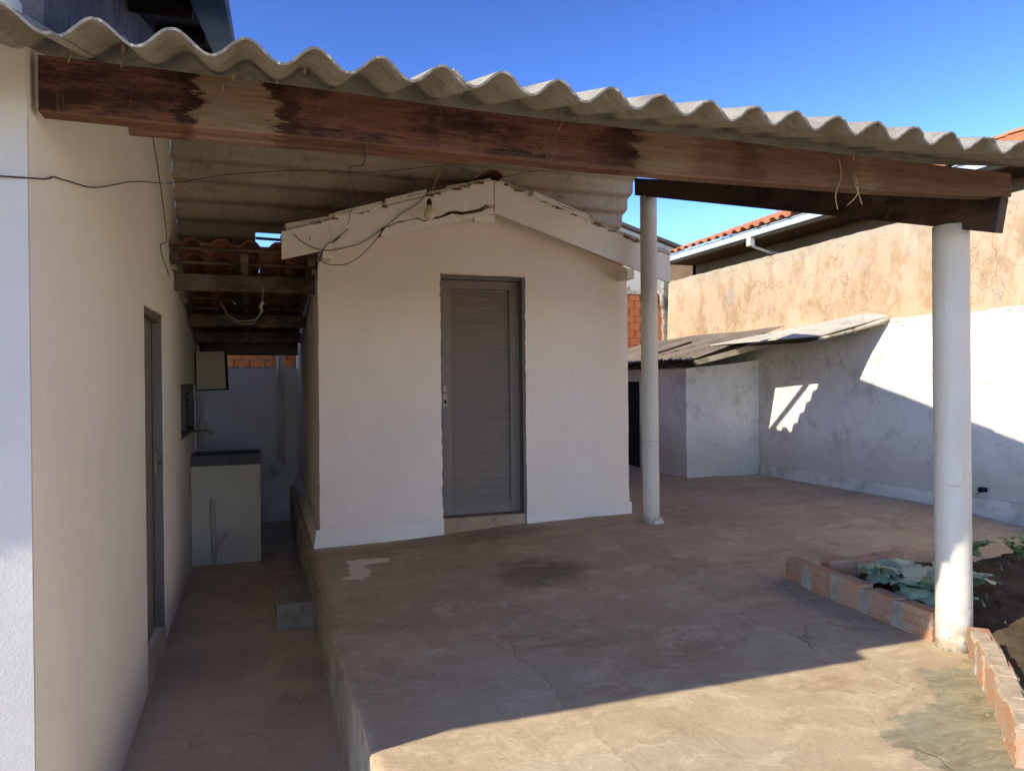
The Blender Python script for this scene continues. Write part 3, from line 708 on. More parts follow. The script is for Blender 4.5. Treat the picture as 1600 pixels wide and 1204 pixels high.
for q in range(5):
    p = Vector((1.90, 6.005, 3.05)) + sl_l * (q * .335 + random.uniform(-.02, .02)); p.z += .008 + .012 * random.random()
    inst(VT, 'verge_tile', SH, frame((0, -1, 0), sl_l, p) @ Matrix.Rotation(random.uniform(-.05, .05), 4, 'Z') @ Matrix.Rotation(-.05, 4, 'X'))
    p = Vector((1.99, 6.005, 3.045)) + sl_r * (q * .335 + random.uniform(-.02, .02)); p.z += .006 + .010 * random.random()
    inst(VT, 'verge_tile', SH, frame((0, 1, 0), sl_r, p) @ Matrix.Rotation(random.uniform(-.05, .05), 4, 'Z') @ Matrix.Rotation(-.05, 4, 'X'))
for q in range(11):
    inst(RT, 'ridge_tile', SH, frame((1, 0, 0), (0, 1, 0), Vector((1.945, 5.96 + q * .385, 3.09))) @ Matrix.Rotation(.03, 4, 'X'))
# painted blocks bedded on the boards, mortar crumbs
def on_rake(side, xa, xb, lo, hi, y0=5.935, y1=6.02):
    zf = (lambda x: lin(x, .216, 2.514, 1.943, 3.052)) if side < 0 else (lambda x: lin(x, 1.951, 3.052, 3.654, 2.49))
    return MB().hexa([(xa, y0, zf(xa) + lo), (xb, y0, zf(xb) + lo), (xb, y1, zf(xb) + lo), (xa, y1, zf(xa) + lo)],
                     [(xa, y0 + .01, zf(xa) + hi), (xb, y0 + .01, zf(xb) + hi), (xb, y1, zf(xb) + hi), (xa, y1, zf(xa) + hi)])
for a in ((-1, .62, .99, .0, .052), (-1, 1.02, 1.36, .012, .062), (1, 2.30, 2.83, .004, .055)):
    build(on_rake(*a), 'painted_tile_edge', 'fascia', SH, bevel=.006)
for q in range(60):
    s_ = random.choice((-1, 1, 1)); x = random.uniform(.4, 1.9) if s_ < 0 else random.uniform(2.0, 3.6)
    z = (lin(x, .216, 2.514, 1.943, 3.052) if s_ < 0 else lin(x, 1.951, 3.052, 3.654, 2.49))
    w = random.uniform(.015, .05)
    c0 = Vector((x, 5.951, z - .004)); 
    pts = [c0 + Vector((random.uniform(-w, w), random.uniform(-.01, .02), random.uniform(-.006, .022))) for _ in range(8)]
    m = MB().hexa([c0 + Vector((-w, -.012, -.004)), c0 + Vector((w, -.012, -.004 - s_ * 0)), c0 + Vector((w, .03, 0)), c0 + Vector((-w, .03, 0))],
                  [c0 + Vector((-w * .6, -.008, random.uniform(.008, .02))), c0 + Vector((w * .7, -.006, random.uniform(.008, .024))), c0 + Vector((w * .5, .02, .02)), c0 + Vector((-w * .7, .02, .02))])
    build(m, 'mortar_lump', random.choice(('mortar', 'fascia', 'dtile', 'dtile')), SH)

# ------------------------------------------------------------ tiled lean-to over the passage
PT = thing('passage_roof', (-.05, 6.15, 2.3), 'sagging sooty clay tile roof on old timbers over the dark passage', 'roof')
s = -.175; dnv = Vector((0, 1, s)).normalized()
def pz(y): return 2.42 + s * (y - 6.15)
tile_field(PT, DTILE, (-.592, 6.13, pz(6.13) - .0), (1, 0, 0), dnv, 5, 9, jit=.003)
for q in range(10):
    y = 6.16 + q * .335
    build(MB().box((-.59, y, pz(y) - .036), (.49, y + .028, pz(y) - .018)), 'lath', 'purlin', PT)
def rafter(x0, x1, ya, yb, top=-.040, dep=.07):
    return MB().hexa([(x0, ya, pz(ya) + top - dep), (x1, ya, pz(ya) + top - dep), (x1, yb, pz(yb) + top - dep), (x0, yb, pz(yb) + top - dep)],
                     [(x0, ya, pz(ya) + top), (x1, ya, pz(ya) + top), (x1, yb, pz(yb) + top), (x0, yb, pz(yb) + top)])
for x in (-.59, -.085, .43): build(rafter(x, x + .055, 6.2, 9.15), 'rafter', 'purlin', PT)
for (y, dd, xa) in ((6.52, .135, -.6), (7.75, .12, -.58), (8.45, .11, -.58), (9.1, .11, -.58)):
    z = pz(y) - .111
    build(MB().box((xa, y, z - dd), (.505, y + .06, z if y < 9 else z + .10)), 'purlin', 'purlin', PT, bevel=.004)
for q in range(26):
    x, yr = random.choice(((-.585, 0), (.485, 0))); y = random.uniform(6.2, 7.6); w = random.uniform(.012, .03)
    c0 = Vector((x, y, pz(y) - .03 - random.random() * .11))
    m = MB().hexa([c0 + Vector((-w, -w, -w)), c0 + Vector((w, -w, -w * .7)), c0 + Vector((w, w, -w)), c0 + Vector((-w, w, -w))], [c0 + Vector((-w * .6, -w * .7, w)), c0 + Vector((w * .5, -w, w * .8)), c0 + Vector((w, w, w)), c0 + Vector((-w, w * .4, w))])
    build(m, 'mortar_lump', 'mortar', PT)
# pieces of wood lying over the front tiles, in the gap of sky
build(MB().tube([(.03, 6.3, 2.52), (.42, 6.25, 2.50)], .012, 6), 'stick', 'purlin', None, 'thin stick lying over the passage roof tiles in the gap of sky', 'stick')

# ------------------------------------------------------------ far end of the passage
def wallbox(name, a, b, mat, label, cat='wall', bev=0): return build(MB().box(a, b), name, mat, None, label, cat, bevel=bev)
FW = thing('passage_end_wall', (0, 10.2, -.46), 'bluish white wall closing the far end of the passage', 'wall')
build(MB().box((-.9, 10.2, -.5), (.555, 10.32, 1.555)), 'wall', 'farwall', FW)
build(MB().box((-.6, 10.17, -.47), (.50, 10.2, -.03)), 'skirting', 'farwall', FW)
m = MB()
for q in range(14):
    x = -.6 + q * .085; w = random.uniform(.03, .05); z = 1.556
    m.hexa([(x - w, 10.205, z), (x + w, 10.205, z), (x + w, 10.3, z), (x - w, 10.3, z)], [(x - w * .5, 10.22, z + random.uniform(.01, .035)), (x + w * .6, 10.21, z + random.uniform(.01, .035)), (x + w * .5, 10.29, z + .02), (x - w * .6, 10.29, z + .02)])
build(m, 'mortar_cap', 'mortar', FW)
SK = thing('laundry_sink', (-.27, 7.95, -.46), 'plastered laundry sink base with dark stone basin against the house wall', 'sink')
build(MB().box((-.598, 7.95, -.47), (.058, 8.5, .53)), 'base', 'sink', SK, bevel=.008)
m = MB().box((-.598, 7.93, .53), (.068, 7.97, .635)); m.box((-.598, 7.97, .53), (-.56, 8.52, .635)); m.box((.03, 7.97, .53), (.068, 8.52, .635)); m.box((-.56, 8.48, .53), (.03, 8.52, .635)); m.box((-.56, 7.97, .53), (.03, 8.48, .55))
build(m, 'basin', 'stone', SK)
build(MB().box((-.598, 8.52, .50), (-.585, 9.3, 1.2)), 'splashback', 'farwall', SK)
m = MB().tube([(-.40, 7.925, .20), (-.395, 7.922, -.1), (-.385, 7.925, -.44)], .022, 10); m.tube([(-.385, 7.922, -.30), (-.33, 7.918, -.24), (-.26, 7.93, -.14)], .016, 8)
build(m, 'drain_pipe', 'sink2', SK)
m = MB().tube([(-.6, 8.35, .86), (-.50, 8.35, .86), (-.44, 8.35, .86), (-.42, 8.35, .82)], .013, 8); m.tube([(-.48, 8.35, .86), (-.48, 8.35, .93)], .008, 6); m.box((-.51, 8.34, .925), (-.45, 8.36, .935))
build(m, 'tap', 'metal', None, 'small wall tap above the laundry sink', 'tap')
m = MB().tube([(.335, 10.12, 1.9), (.335, 10.12, 1.28)], .045, 16); m.tube([(.335, 10.12, 1.28), (.335, 10.12, 1.25)], .058, 16); m.tube([(.335, 10.12, 1.25), (.33, 10.12, .30)], .045, 16)
m.tube([(.33, 10.12, .33), (.325, 10.10, .25), (.29, 10.05, .22), (.22, 10.03, .22)], .052, 14)
build(m, 'rain_pipe', 'pvc', None, 'tall white plastic rain pipe with elbow on the passage end wall', 'pipe')
CB = thing('wall_cabinet', (-.45, 8.55, 1.28), 'small beige cabinet tilted on the house wall above the sink', 'cabinet')
tm = Matrix.Translation((-.44, 8.6, 1.49)) @ Matrix.Rotation(R(-2), 4, 'Y')
build(MB().box((-.135, 0, -.21), (.17, .28, .21), tm), 'case', 'darkwood', CB)
build(MB().box((-.135, -.014, -.195), (.15, -.001, .21), tm), 'panel', 'cab', CB)
build(MB().box((.14, 5.64, -.47), (.425, 6.30, -.275)), 'step_block', 'block', None, 'rough grey cement block used as a step against the patio edge', 'block', bevel=.015)
# dangling cable in the passage
m = MB()
P1 = [(.0, 7.0, 2.16), (-.005, 6.99, 2.05), (-.02, 6.98, 1.98)]
m = MB().tube([(.085, 6.48, 2.15), (.08, 6.48, 2.05), (.075, 6.48, 1.99), (.07, 6.48, 1.94), (.03, 6.5, 1.88), (-.05, 6.52, 1.865), (-.12, 6.54, 1.87), (-.2, 6.56, 1.92), (-.25, 6.58, 2.03)], .0035, 6)
m.tube([(.075, 6.48, 1.99), (.055, 6.48, 1.92), (.0, 6.5, 1.845), (-.08, 6.52, 1.84), (-.17, 6.54, 1.87)], .003, 6)
m.tube([(.075, 6.47, 2.03), (.07, 6.47, 2.0), (.06, 6.47, 1.985), (.07, 6.47, 1.955), (.085, 6.47, 1.94)], [.008, .014, .012, .010, .004], 7)
m.tube([(.07, 6.47, 2.01), (.09, 6.47, 2.02)], .010, 6)
build(m, 'hanging_cable', 'whitewire', None, 'pale knotted cable looping under the passage roof timbers', 'cable')

# ------------------------------------------------------------ hollow bricks
def brick_mesh(name, mat, L=.19, Hh=.14, T=.09, grooves=4, holes=False):
    m = MB(); prof = [(0, 0)]
    d = .004; k = grooves; gw = Hh / (k * 2 + 1)
    pts = []
    z = 0
    for i in range(k * 2 + 1):
        y = 0 if i % 2 == 0 else d
        pts += [(y, z), (y, z + gw)]; z += gw
    back = [(T - y, zz) for y, zz in reversed(pts)]
    pr = pts + back; n_ = len(pr)
    vs = [(0, y, z) for y, z in pr] + [(L, y, z) for y, z in pr]
    fs = [(i, (i + 1) % n_, (i + 1) % n_ + n_, i + n_) for i in range(n_)]
    m.add(vs, fs)
    # ends with pushed-in cells
    for x, sx in ((0, 1), (L, -1)):
        ny, nz = 5, 7; ys_ = [d + (T - 2 * d) * i / ny for i in range(ny + 1)]; zs_ = [Hh * i / nz for i in range(nz + 1)]
        for a in range(ny):
            for b in range(nz):
                q = [(ys_[a], zs_[b]), (ys_[a + 1], zs_[b]), (ys_[a + 1], zs_[b + 1]), (ys_[a], zs_[b + 1])]
                if holes and a % 2 == 1 and b % 2 == 1:
                    xi = x + sx * .05
                    m.add([(x, *p) for p in q] + [(xi, *p) for p in q], [(0, 1, 5, 4), (1, 2, 6, 5), (2, 3, 7, 6), (3, 0, 4, 7), (4, 5, 6, 7)])
                elif not holes:
                    continue
                else: m.add([(x, *p) for p in q], [(0, 1, 2, 3)])
        if not holes: m.add([(x, y, z) for y, z in pr], [tuple(range(n_))])
    me = m.mesh(name); me.materials.append(M_[mat]); return me
BK = brick_mesh('brick', 'brick', .19, .115, .09, 3, True)
BW = thing('raw_brick_wall', (2.6, 11.0, 0), 'unplastered orange hollow-brick wall behind the yard and the passage', 'wall')
build(MB().box((-2, 11.03, -.5), (6.58, 11.12, 2.80)), 'core', 'mortar', BW)
for (xa, ncol, za, nrow) in ((-.75, 8, 1.45, 4), (4.95, 8, 1.70, 9)):
    for r in range(nrow):
        for q in range(ncol):
            x = xa + q * .203 + (r % 2) * .1
            z = za + r * .124
            if x + .19 > 6.66 and r % 2: pass
            inst(BK, 'brick', BW, Matrix.Translation((x, 10.99 + random.uniform(-.004, .004), z)) @ Matrix.Rotation(random.uniform(-.01, .01), 4, 'Y'))
m = MB()
for q in range(12):
    x = 4.9 + q * .145; w = .08
    m.hexa([(x - w, 10.98, 2.80), (x + w, 10.98, 2.80), (x + w, 11.12, 2.80), (x - w, 11.12, 2.80)], [(x - w, 11.0, 2.85 + random.uniform(0, .03)), (x + w, 11.0, 2.85 + random.uniform(0, .03)), (x + w, 11.1, 2.88), (x - w, 11.1, 2.88)])
build(m, 'mortar_cap', 'mortar', BW)

# ------------------------------------------------------------ boundary walls on the right
RW = thing('yard_wall', (6.45, 4, 0), 'white limewashed boundary wall with skirting, partly in sun, right of the patio', 'wall')
ys = [-12 + .08 * i for i in range(300)]
top = [(y, 1.955 + .010 * math.sin(y * 7) + random.uniform(-.008, .008)) for y in ys]
m = panel([(-12, -.1)] + top + [(ys[-1], -.1)], [], lambda u, v, w: Vector((6.35 + w + .004 * math.sin(u * 2.2), u, v)), .245)
build(m, 'wall', 'bwall', RW)
bt = [(y, .225 + .006 * math.sin(y * 3) + random.uniform(-.003, .003)) for y in ys if y < 8.1]
m = panel([(-12, -.05)] + bt + [(bt[-1][0], -.05)], [], lambda u, v, w: Vector((6.300 + w, u, v)), .048)
build(m, 'skirting', 'bbase', RW)
m = MB(); random.seed(3)
for q in range(90):   # thick daubs of render along the top
    y = random.uniform(3.6, 7.4); z = 1.955 - abs(random.gauss(0, .05)); w = random.uniform(.02, .07)
    m.hexa([(6.352, y - w, z - w * .4), (6.352, y + w, z - w * .3), (6.36, y + w, z + w * .3), (6.36, y - w, z + w * .35)], [(6.343, y - w * .6, z - w * .2), (6.342, y + w * .5, z - w * .15), (6.346, y + w * .6, z + w * .12), (6.346, y - w * .5, z + w * .2)])
build(m, 'render_daubs', 'bwall', RW); m_last = m
build(MB().box((6.30, 4.93, .285), (6.352, 4.99, .325)).tube([(6.32, 4.95, .29), (6.28, 4.99, .26)], .004), 'socket_stub', 'dark', None, 'tiny dark broken conduit stub low on the white yard wall', 'conduit')
YW = build(panel([(-3, 1.2)] + [(-3 + .1 * i, 3.0 + random.uniform(-.006, .006) + .03 * sm(i * .1 - 3, 11, 4)) for i in range(139)] + [(10.92, 1.2)], [], lambda u, v, w: Vector((6.602 + w, u, v)), .15),
           'neighbour_wall', 'yellow', None, 'tall cracked ochre-yellow wall rising behind the white yard wall', 'wall')
# crumbling end pier of the ochre wall
m = MB()
for q in range(9):
    z = 1.9 + q * .125
    m.hexa([(6.575 - random.uniform(0, .03), 10.90, z), (6.76, 10.90, z), (6.76, 11.0, z), (6.58, 11.0, z)], [(6.575 - random.uniform(0, .03), 10.90, z + .12), (6.76, 10.90, z + .12), (6.76, 11.0, z + .12), (6.58, 11.0, z + .12)])
build(m, 'wall_pier', 'mortar', None, 'crumbling grey mortar edge between the brick wall and ochre wall', 'pier')
m = MB().tube([(6.35, 10.93, 2.80), (6.45, 10.90, 2.83), (6.52, 10.90, 2.78), (6.53, 10.90, 2.60)], .035, 10)
build(m, 'elbow_pipe', 'pvc', None, 'white pipe elbow at the top corner of the raw brick wall', 'pipe')
# neighbour house with tiled roof and gutter
NH = thing('neighbour_house', (8.5, 7, 0), 'neighbouring house with orange tiled roof and pale blue metal gutter, above the ochre wall', 'house')
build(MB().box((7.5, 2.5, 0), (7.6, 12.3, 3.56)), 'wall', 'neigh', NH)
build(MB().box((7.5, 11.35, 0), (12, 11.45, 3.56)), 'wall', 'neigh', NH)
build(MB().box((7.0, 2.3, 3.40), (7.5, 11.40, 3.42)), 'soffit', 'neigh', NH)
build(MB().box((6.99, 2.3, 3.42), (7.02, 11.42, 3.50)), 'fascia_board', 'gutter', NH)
m = MB()
for (x0, x1, z0, z1) in ((6.88, 6.985, 3.43, 3.44), (6.88, 6.89, 3.44, 3.52), (6.865, 6.89, 3.52, 3.53)): m.box((x0, 2.3, z0), (x1, 11.4, z1))
build(m, 'gutter', 'gutter', NH)
m = MB().box((6.87, 9.00, 3.30), (6.96, 9.09, 3.43)); m.hexa([(6.88, 8.96, 3.26), (6.95, 8.96, 3.26), (7.45, 8.99, 3.15), (7.45, 9.07, 3.15)], [(6.88, 8.96, 3.31), (6.95, 9.09, 3.31), (7.45, 8.99, 3.21), (7.45, 9.07, 3.21)])
build(m, 'downpipe', 'pvc', NH, bevel=.01)
rs = Vector((-1, 0, -.36)).normalized()
tile_field(NH, TILE, (9.22, 2.3, 3.545 + .36 * 2.35), (0, 1, 0), rs, 42, 7, .215, .355)
build(MB().hexa([(7.0, 2.3, 3.50), (9.4, 2.3, 4.36), (9.4, 11.3, 4.36), (7.0, 11.3, 3.50)], [(7.0, 2.3, 3.54), (9.4, 2.3, 4.40), (9.4, 11.3, 4.40), (7.0, 11.3, 3.54)]), 'roof_deck', 'capbrown', NH)
RT2 = barrel('hip_tile', 'ctile', .40, .09, .10)
for q in range(24): inst(RT2, 'ridge_tile', NH, frame((1, 0, 0), (0, 1, 0), Vector((9.3, 2.4 + q * .37, 4.46))) @ Matrix.Rotation(.03, 4, 'X'))
CH = thing('far_house', (8, 16, 0), 'plain cream gable wall of a farther house behind the shed, brown roof edge', 'house')
m = panel([(3.0, 0), (10.05, 0), (10.05, 4.62), (3.0, 6.72)], [], lambda u, v, w: Vector((u, 16 + w, v)), 4)
build(m, 'wall', 'cream', CH)
m = MB().hexa([(2.9, 15.9, 6.75), (10.18, 15.9, 4.60), (10.18, 20, 4.60), (2.9, 20, 6.75)], [(2.9, 15.9, 6.82), (10.18, 15.9, 4.69), (10.18, 20, 4.69), (2.9, 20, 6.82)])
build(m, 'roof', 'capbrown', CH)
build(MB().tube([(8.62, 15.98, 3.45), (8.62, 15.95, 3.60), (8.66, 15.95, 3.63)], .02, 6), 'pipe_stub', 'capbrown', CH)

# ------------------------------------------------------------ small store against the yard wall
SS = thing('small_store', (5.8, 8.15, .05), 'low whitewashed store in the yard corner with patched corrugated lean-to roof', 'shed')
m = panel(jag([(5.225, 0), (6.345, 0), (6.345, 1.60), (5.225, 1.49)], .12, .006, fixed=()), [], lambda u, v, w: Vector((u, 8.15 + w, v)), .12)
build(m, 'front_wall', 'bwall', SS)
m = panel(jag([(8.27, 0), (12, 0), (12, 1.5), (8.27, 1.5)], .2, .003), [jag([(9.36, .05), (10.1, .05), (10.1, 1.33), (9.36, 1.33)], .1, .004)], lambda u, v, w: Vector((5.225 + w, u, v)), .12)
build(m, 'side_wall', 'bwall', SS)
D = build(MB().box((5.29, 9.37, .06), (5.31, 10.09, 1.32)), 'door', 'darkwood', SS, label='dark wooden door in the store side wall')
for a, b in (((5.23, 9.34, .05), (5.30, 9.385, 1.33)), ((5.23, 10.075, .05), (5.30, 10.12, 1.33))): build(MB().box(a, b), 'frame', 'purlin', D)
rn = Vector((1, 0, .3)).normalized()
for q, (a, b) in enumerate(((7.70, 8.8), (8.72, 9.8), (9.72, 10.9), (10.8, 12))):
    m = corr((5.0, 0, 1.60), (0, 1, 0), rn, a, b, .0 - .06 * (q % 2), 1.42, .076, .020, .003, 6, 3, 0, .004 * (q % 2), 0, .008)
    build(m, 'roof_sheet', 'zinc', SS)
def rz(x): return 1.60 + .3 * (x - 5.0)
for q, (y, t) in enumerate(((8.32, .06), (9.4, .06), (10.9, .06))):
    m = MB().hexa([(5.02, y, rz(5.02) - .10), (6.34, y, rz(6.34) - .10), (6.34, y + t, rz(6.34) - .10), (5.02, y + t, rz(5.02) - .10)], [(5.02, y, rz(5.02) - .02), (6.34, y, rz(6.34) - .02), (6.34, y + t, rz(6.34) - .02), (5.02, y + t, rz(5.02) - .02)])
    build(m, 'roof_rafter', 'darkwood', SS)
m = MB().hexa([(5.06, 7.665, 1.52), (6.14, 7.685, 1.757), (6.16, 7.79, 1.78), (5.08, 7.77, 1.55)], [(5.06, 7.67, 1.586), (6.14, 7.69, 1.836), (6.16, 7.79, 1.81), (5.08, 7.77, 1.575)])
build(m, 'loose_plank', 'plank', SS, label='bleached plank nailed under the roof front edge')
# grey flat boards lying askew at the front of the roof
m = MB(); tp = [(5.50, 8.02, rz(5.50) + .04), (5.67, 6.29, rz(5.67) + .0), (6.34, 6.02, 2.00), (6.40, 6.35, 2.06)]
m.hexa([(p[0], p[1], p[2] - .010) for p in tp], tp); build(m, 'loose_sheet', 'boardgrey', SS, label='grey flat sheet lying askew over the roof')
m = MB().tube([(5.68, 6.31, 1.765), (6.0, 6.20, 1.85), (6.30, 6.06, 1.945), (6.345, 6.02, 1.965)], [.022, .026, .034, .030], 7)
build(m, 'pole', 'plank', SS)
m = MB().hexa([(5.72, 6.55, 1.74), (6.33, 6.28, 1.90), (6.33, 8.1, 1.90), (5.85, 8.1, 1.77)], [(5.72, 6.55, 1.75), (6.33, 6.28, 1.91), (6.33, 8.1, 1.91), (5.85, 8.1, 1.78)])
build(m, 'under_boards', 'darkwood', SS)
m = MB().tube([(5.02, 8.95, 1.66), (5.3, 8.75, 1.75), (5.62, 8.62, 1.86)], .014, 6)
build(m, 'dry_branch', 'darkwood', None, 'dry dark branch lying on the store roof', 'branch')
# leaning terracotta board behind the shed corner
m = MB().hexa([(3.50, 6.62, .085), (3.60, 6.62, .085), (3.60, 6.95, .062), (3.50, 6.95, .062)], [(3.345, 6.64, .48), (3.365, 6.64, .48), (3.365, 6.93, .48), (3.345, 6.93, .48)])
build(m, 'leaning_tile', 'brick', None, 'orange clay slab leaning on the shed right wall behind the slim column', 'clay slab')

# ------------------------------------------------------------ planters and garden
m = MB(); xs = [3.36 + .045 * i for i in range(64)]; ys = [1.2 + .045 * j for j in range(61)]
vs = []; fs = []
for y in ys:
    for x in xs:
        z = .03 + .05 * sm(x, 3.4, 3.9) + random.uniform(-.010, .012) + .010 * math.sin(x * 11 + y * 5) * math.sin(y * 13 - x * 4)
        lim = 3.42 - max(0, (2.7 - y)) * .9
        vs.append((x, y, z if (x < 6.0 and y < 3.78 + .06 * math.sin(x * 5)) else -.03))
for j in range(len(ys) - 1):
    for i in range(len(xs) - 1):
        a = j * len(xs) + i; fs.append((a, a + 1, a + 1 + len(xs), a + len(xs)))
m.add(vs, fs, True)
# wedge of soil behind the slanting brick row
m.add([(3.36, 1.2, .05), (2.62, 1.2, .05), (2.62, 1.75, .05), (3.36, 2.62, .05)], [(0, 1, 2, 3)])
build(m, 'garden_soil', 'soil', kind='structure')
BB = brick_mesh('garden_brick', 'bbrick', .20, .155, .085, 3)
PL = thing('planter_wall', (3.38, 3.5, 0), 'low hollow-brick planter edge in shade left of the near column', 'planter')
random.seed(11)
def row(parent, a, b, n_, gap, z0=-.01, me=None, hts=None):
    a = Vector((*a, 0)); b = Vector((*b, 0)); d = (b - a).normalized(); nn = Vector((0, 0, 1)).cross(d)
    for i in range(n_):
        p = a + d * (i * (.20 + gap)) + nn * random.uniform(-.006, .006) + Vector((0, 0, z0 + random.uniform(-.006, .008)))
        m4 = Matrix((d, nn, Vector((0, 0, 1)))).transposed().to_4x4(); m4.translation = p
        inst(me or BB, 'brick', parent, m4 @ Matrix.Rotation(random.uniform(-.03, .03), 4, 'Z') @ Matrix.Rotation(random.uniform(-.02, .02), 4, 'Y'))
        if i < n_ - 1:
            q = p + d * .2
            e_ = d * random.uniform(.008, .028); hh_ = random.uniform(.135, .152)
            m = MB().hexa([q + nn * -.004 - e_, q + d * gap + nn * -.005 + e_, q + d * gap + nn * .088 + e_, q + nn * .088 - e_], [q + nn * .002 - e_ * .4 + Vector((0, 0, hh_)), q + d * gap + nn * .003 + Vector((0, 0, hh_ - .006)), q + d * gap + nn * .08 + Vector((0, 0, hh_)), q + nn * .08 + Vector((0, 0, hh_ + .004))])
            build(m, 'mortar_joint', 'mortar', parent)
row(PL, (3.305, 2.80), (3.43, 4.05), 5, .062)      # away from the camera, local +Y side faces -x
row(PL, (4.10, 3.86), (3.50, 3.86), 3, .012, .01)
PL2 = thing('planter_wall', (3.0, 2.3, 0), 'sunlit broken hollow-brick planter edge right of the near column', 'planter')
row(PL2, (2.50, 1.74), (3.26, 2.52), 5, .03)
m = MB(); random.seed(8)
a0 = Vector((2.52, 1.80, 0)); d0 = (Vector((3.26, 2.52, 0)) - Vector((2.50, 1.74, 0))).normalized(); n0 = Vector((-d0.y, d0.x, 0))
for q in range(9):
    p = a0 + d0 * (q * .11) + n0 * random.uniform(-.01, .01); w = random.uniform(.05, .065)
    m.hexa([p - d0 * w - n0 * .02 + Vector((0, 0, .14)), p + d0 * w - n0 * .02 + Vector((0, 0, .14)), p + d0 * w + n0 * .06 + Vector((0, 0, .14)), p - d0 * w + n0 * .06 + Vector((0, 0, .14))],
           [p - d0 * w * .9 - n0 * .01 + Vector((0, 0, random.uniform(.156, .166))), p + d0 * w * .8 - n0 * .012 + Vector((0, 0, random.uniform(.156, .166))), p + d0 * w + n0 * .055 + Vector((0, 0, .158)), p - d0 * w + n0 * .05 + Vector((0, 0, .160))])
build(m, 'mortar_cap', 'bmortar', PL2)
# rubble
for (x, y, z, rzz, lab) in ((3.72, 2.42, .06, .5, 'broken brick piece lying on the soil just behind the sunlit planter edge'), (3.62, 2.27, .05, 1.9, 'second broken brick piece at the right frame edge, nearer the camera')):
    me = BB
    o = inst(BB, 'brick_rubble', None, Matrix.Translation((x, y, z)) @ Matrix.Rotation(rzz, 4, 'Z') @ Matrix.Rotation(.35, 4, 'X')); tag(o, lab, 'brick')
# mortar smear at the planter foot
# kale
def leaf_mesh(name, mat, L, Wd_, seed, droop=.5, frill=.06):
    rg = random.Random(seed); nu, nv = 9, 6; vs = []; fs = []
    for i in range(nu + 1):
        t = i / nu; w = Wd_ * math.sin(math.pi * (t ** .75) * .96 + .04) ** .7 * (1 if t < 1 else .1)
        for j in range(nv + 1):
            s_ = j / nv * 2 - 1
            edge = abs(s_) ** 3
            x = s_ * w * .5 * (1 + .10 * rg.uniform(-1, 1) * edge); y = L * t + .02 * L * rg.uniform(-1, 1) * edge
            z = L * (.55 * t - droop * t * t) - abs(s_) * .10 * w + frill * L * edge * math.sin(t * 17 + s_ * 3 + seed) + .02 * L * math.sin(s_ * 7 + t * 9) * (1 - edge)
            vs.append((x, y, z))
    for i in range(nu):
        for j in range(nv): a = i * (nv + 1) + j; fs.append((a, a + 1, a + nv + 2, a + nv + 1))
    m = MB().add(vs, fs, True); me = m.mesh(name); me.materials.append(M_[mat]); return me
KL = [leaf_mesh('leaf', 'kale', 1, .85, i, .55 + .1 * i) for i in range(4)]
SLf = [leaf_mesh('leaf', 'seed', 1, .5, 10 + i, .6) for i in range(2)]
def plant(name, x, y, z, n_, size, label, cat, meshes, lift=.06, group=None, stem=True, tilt=(.0, .5)):
    t = thing(name, (x, y, z), label, cat, group)
    if stem: build(MB().tube([(x, y, z - .03), (x + .005, y, z + lift)], [.012 * size / .2, .008 * size / .2], 7), 'stem', 'stem', t)
    for q in range(n_):
        a = q * 2.4 + random.uniform(-.3, .3); s_ = size * random.uniform(.75, 1.15)
        m4 = Matrix.Translation((x, y, z + lift * random.uniform(.5, 1.2))) @ Matrix.Rotation(a, 4, 'Z') @ Matrix.Rotation(random.uniform(*tilt), 4, 'X') @ Matrix.Rotation(random.uniform(-.3, .3), 4, 'Y') @ Matrix.Scale(s_, 4)
        inst(random.choice(meshes), 'leaf', t, m4)
plant('kale_plant', 3.66, 3.42, .05, 13, .25, 'grey-green kale, leftmost of the plants behind the shaded brick edge', 'plant', KL, .11)
plant('kale_plant', 3.58, 3.12, .05, 12, .25, 'grey-green kale just left of the near column', 'plant', KL, .10)
plant('kale_plant', 3.85, 3.20, .05, 9, .24, 'grey-green kale partly hidden behind the near column', 'plant', KL, .09)
random.seed(21)
for q, (x, y, sz, lab) in enumerate(((4.62, 3.72, .14, 'small seedling right beside the near column, back of the soil bed'), (4.95, 3.62, .14, 'small leafy seedling near the right frame edge'), (4.80, 4.00, .12, 'small seedling farthest back by the pale concrete strip'), (5.25, 3.75, .13, 'small seedling beyond the right edge of the bed'))):
    plant('seedling', x, y, .06, 11, sz, lab, 'seedling', SLf, .09, 'seedlings in the soil bed', tilt=(-.1, .6))
# weeds and crumbs
m = MB()
for q in range(420):
    x = random.uniform(3.6, 5.9); y = random.uniform(2.0, 3.75); z = .075; w = random.uniform(.004, .009); a = random.uniform(0, 6.3); hh = random.uniform(.01, .05)
    dx, dy = math.cos(a) * w, math.sin(a) * w
    m.add([(x - dx, y - dy, z), (x + dx, y + dy, z), (x + dy * 3, y - dx * 3, z + hh)], [(0, 1, 2)])
build(m, 'weeds', 'seed', kind='stuff', label='sparse low weeds over the garden soil', cat='weeds')
m = MB(); random.seed(5)
for q in range(420):
    if q < 200: x = random.uniform(.45, 3.3); y = random.uniform(2.0, 6.1)
    elif q < 300: x = random.uniform(5.2, 6.3); y = 8.13 - abs(random.gauss(0, .04))
    else: x = 6.30 - abs(random.gauss(0, .05)); y = random.uniform(3, 8)
    z = h(x, y); w = random.uniform(.002, .008) * (1.6 if q >= 200 else 1)
    p = [Vector((x + random.uniform(-w, w), y + random.uniform(-w, w), z - .001)) for _ in range(3)]
    m.add([Vector((x - w, y - w * .6, z - .002)), Vector((x + w, y - w, z - .002)), Vector((x + w * .2, y + w, z - .002)), Vector((x, y, z + w))], [(0, 1, 3), (1, 2, 3), (2, 0, 3)])
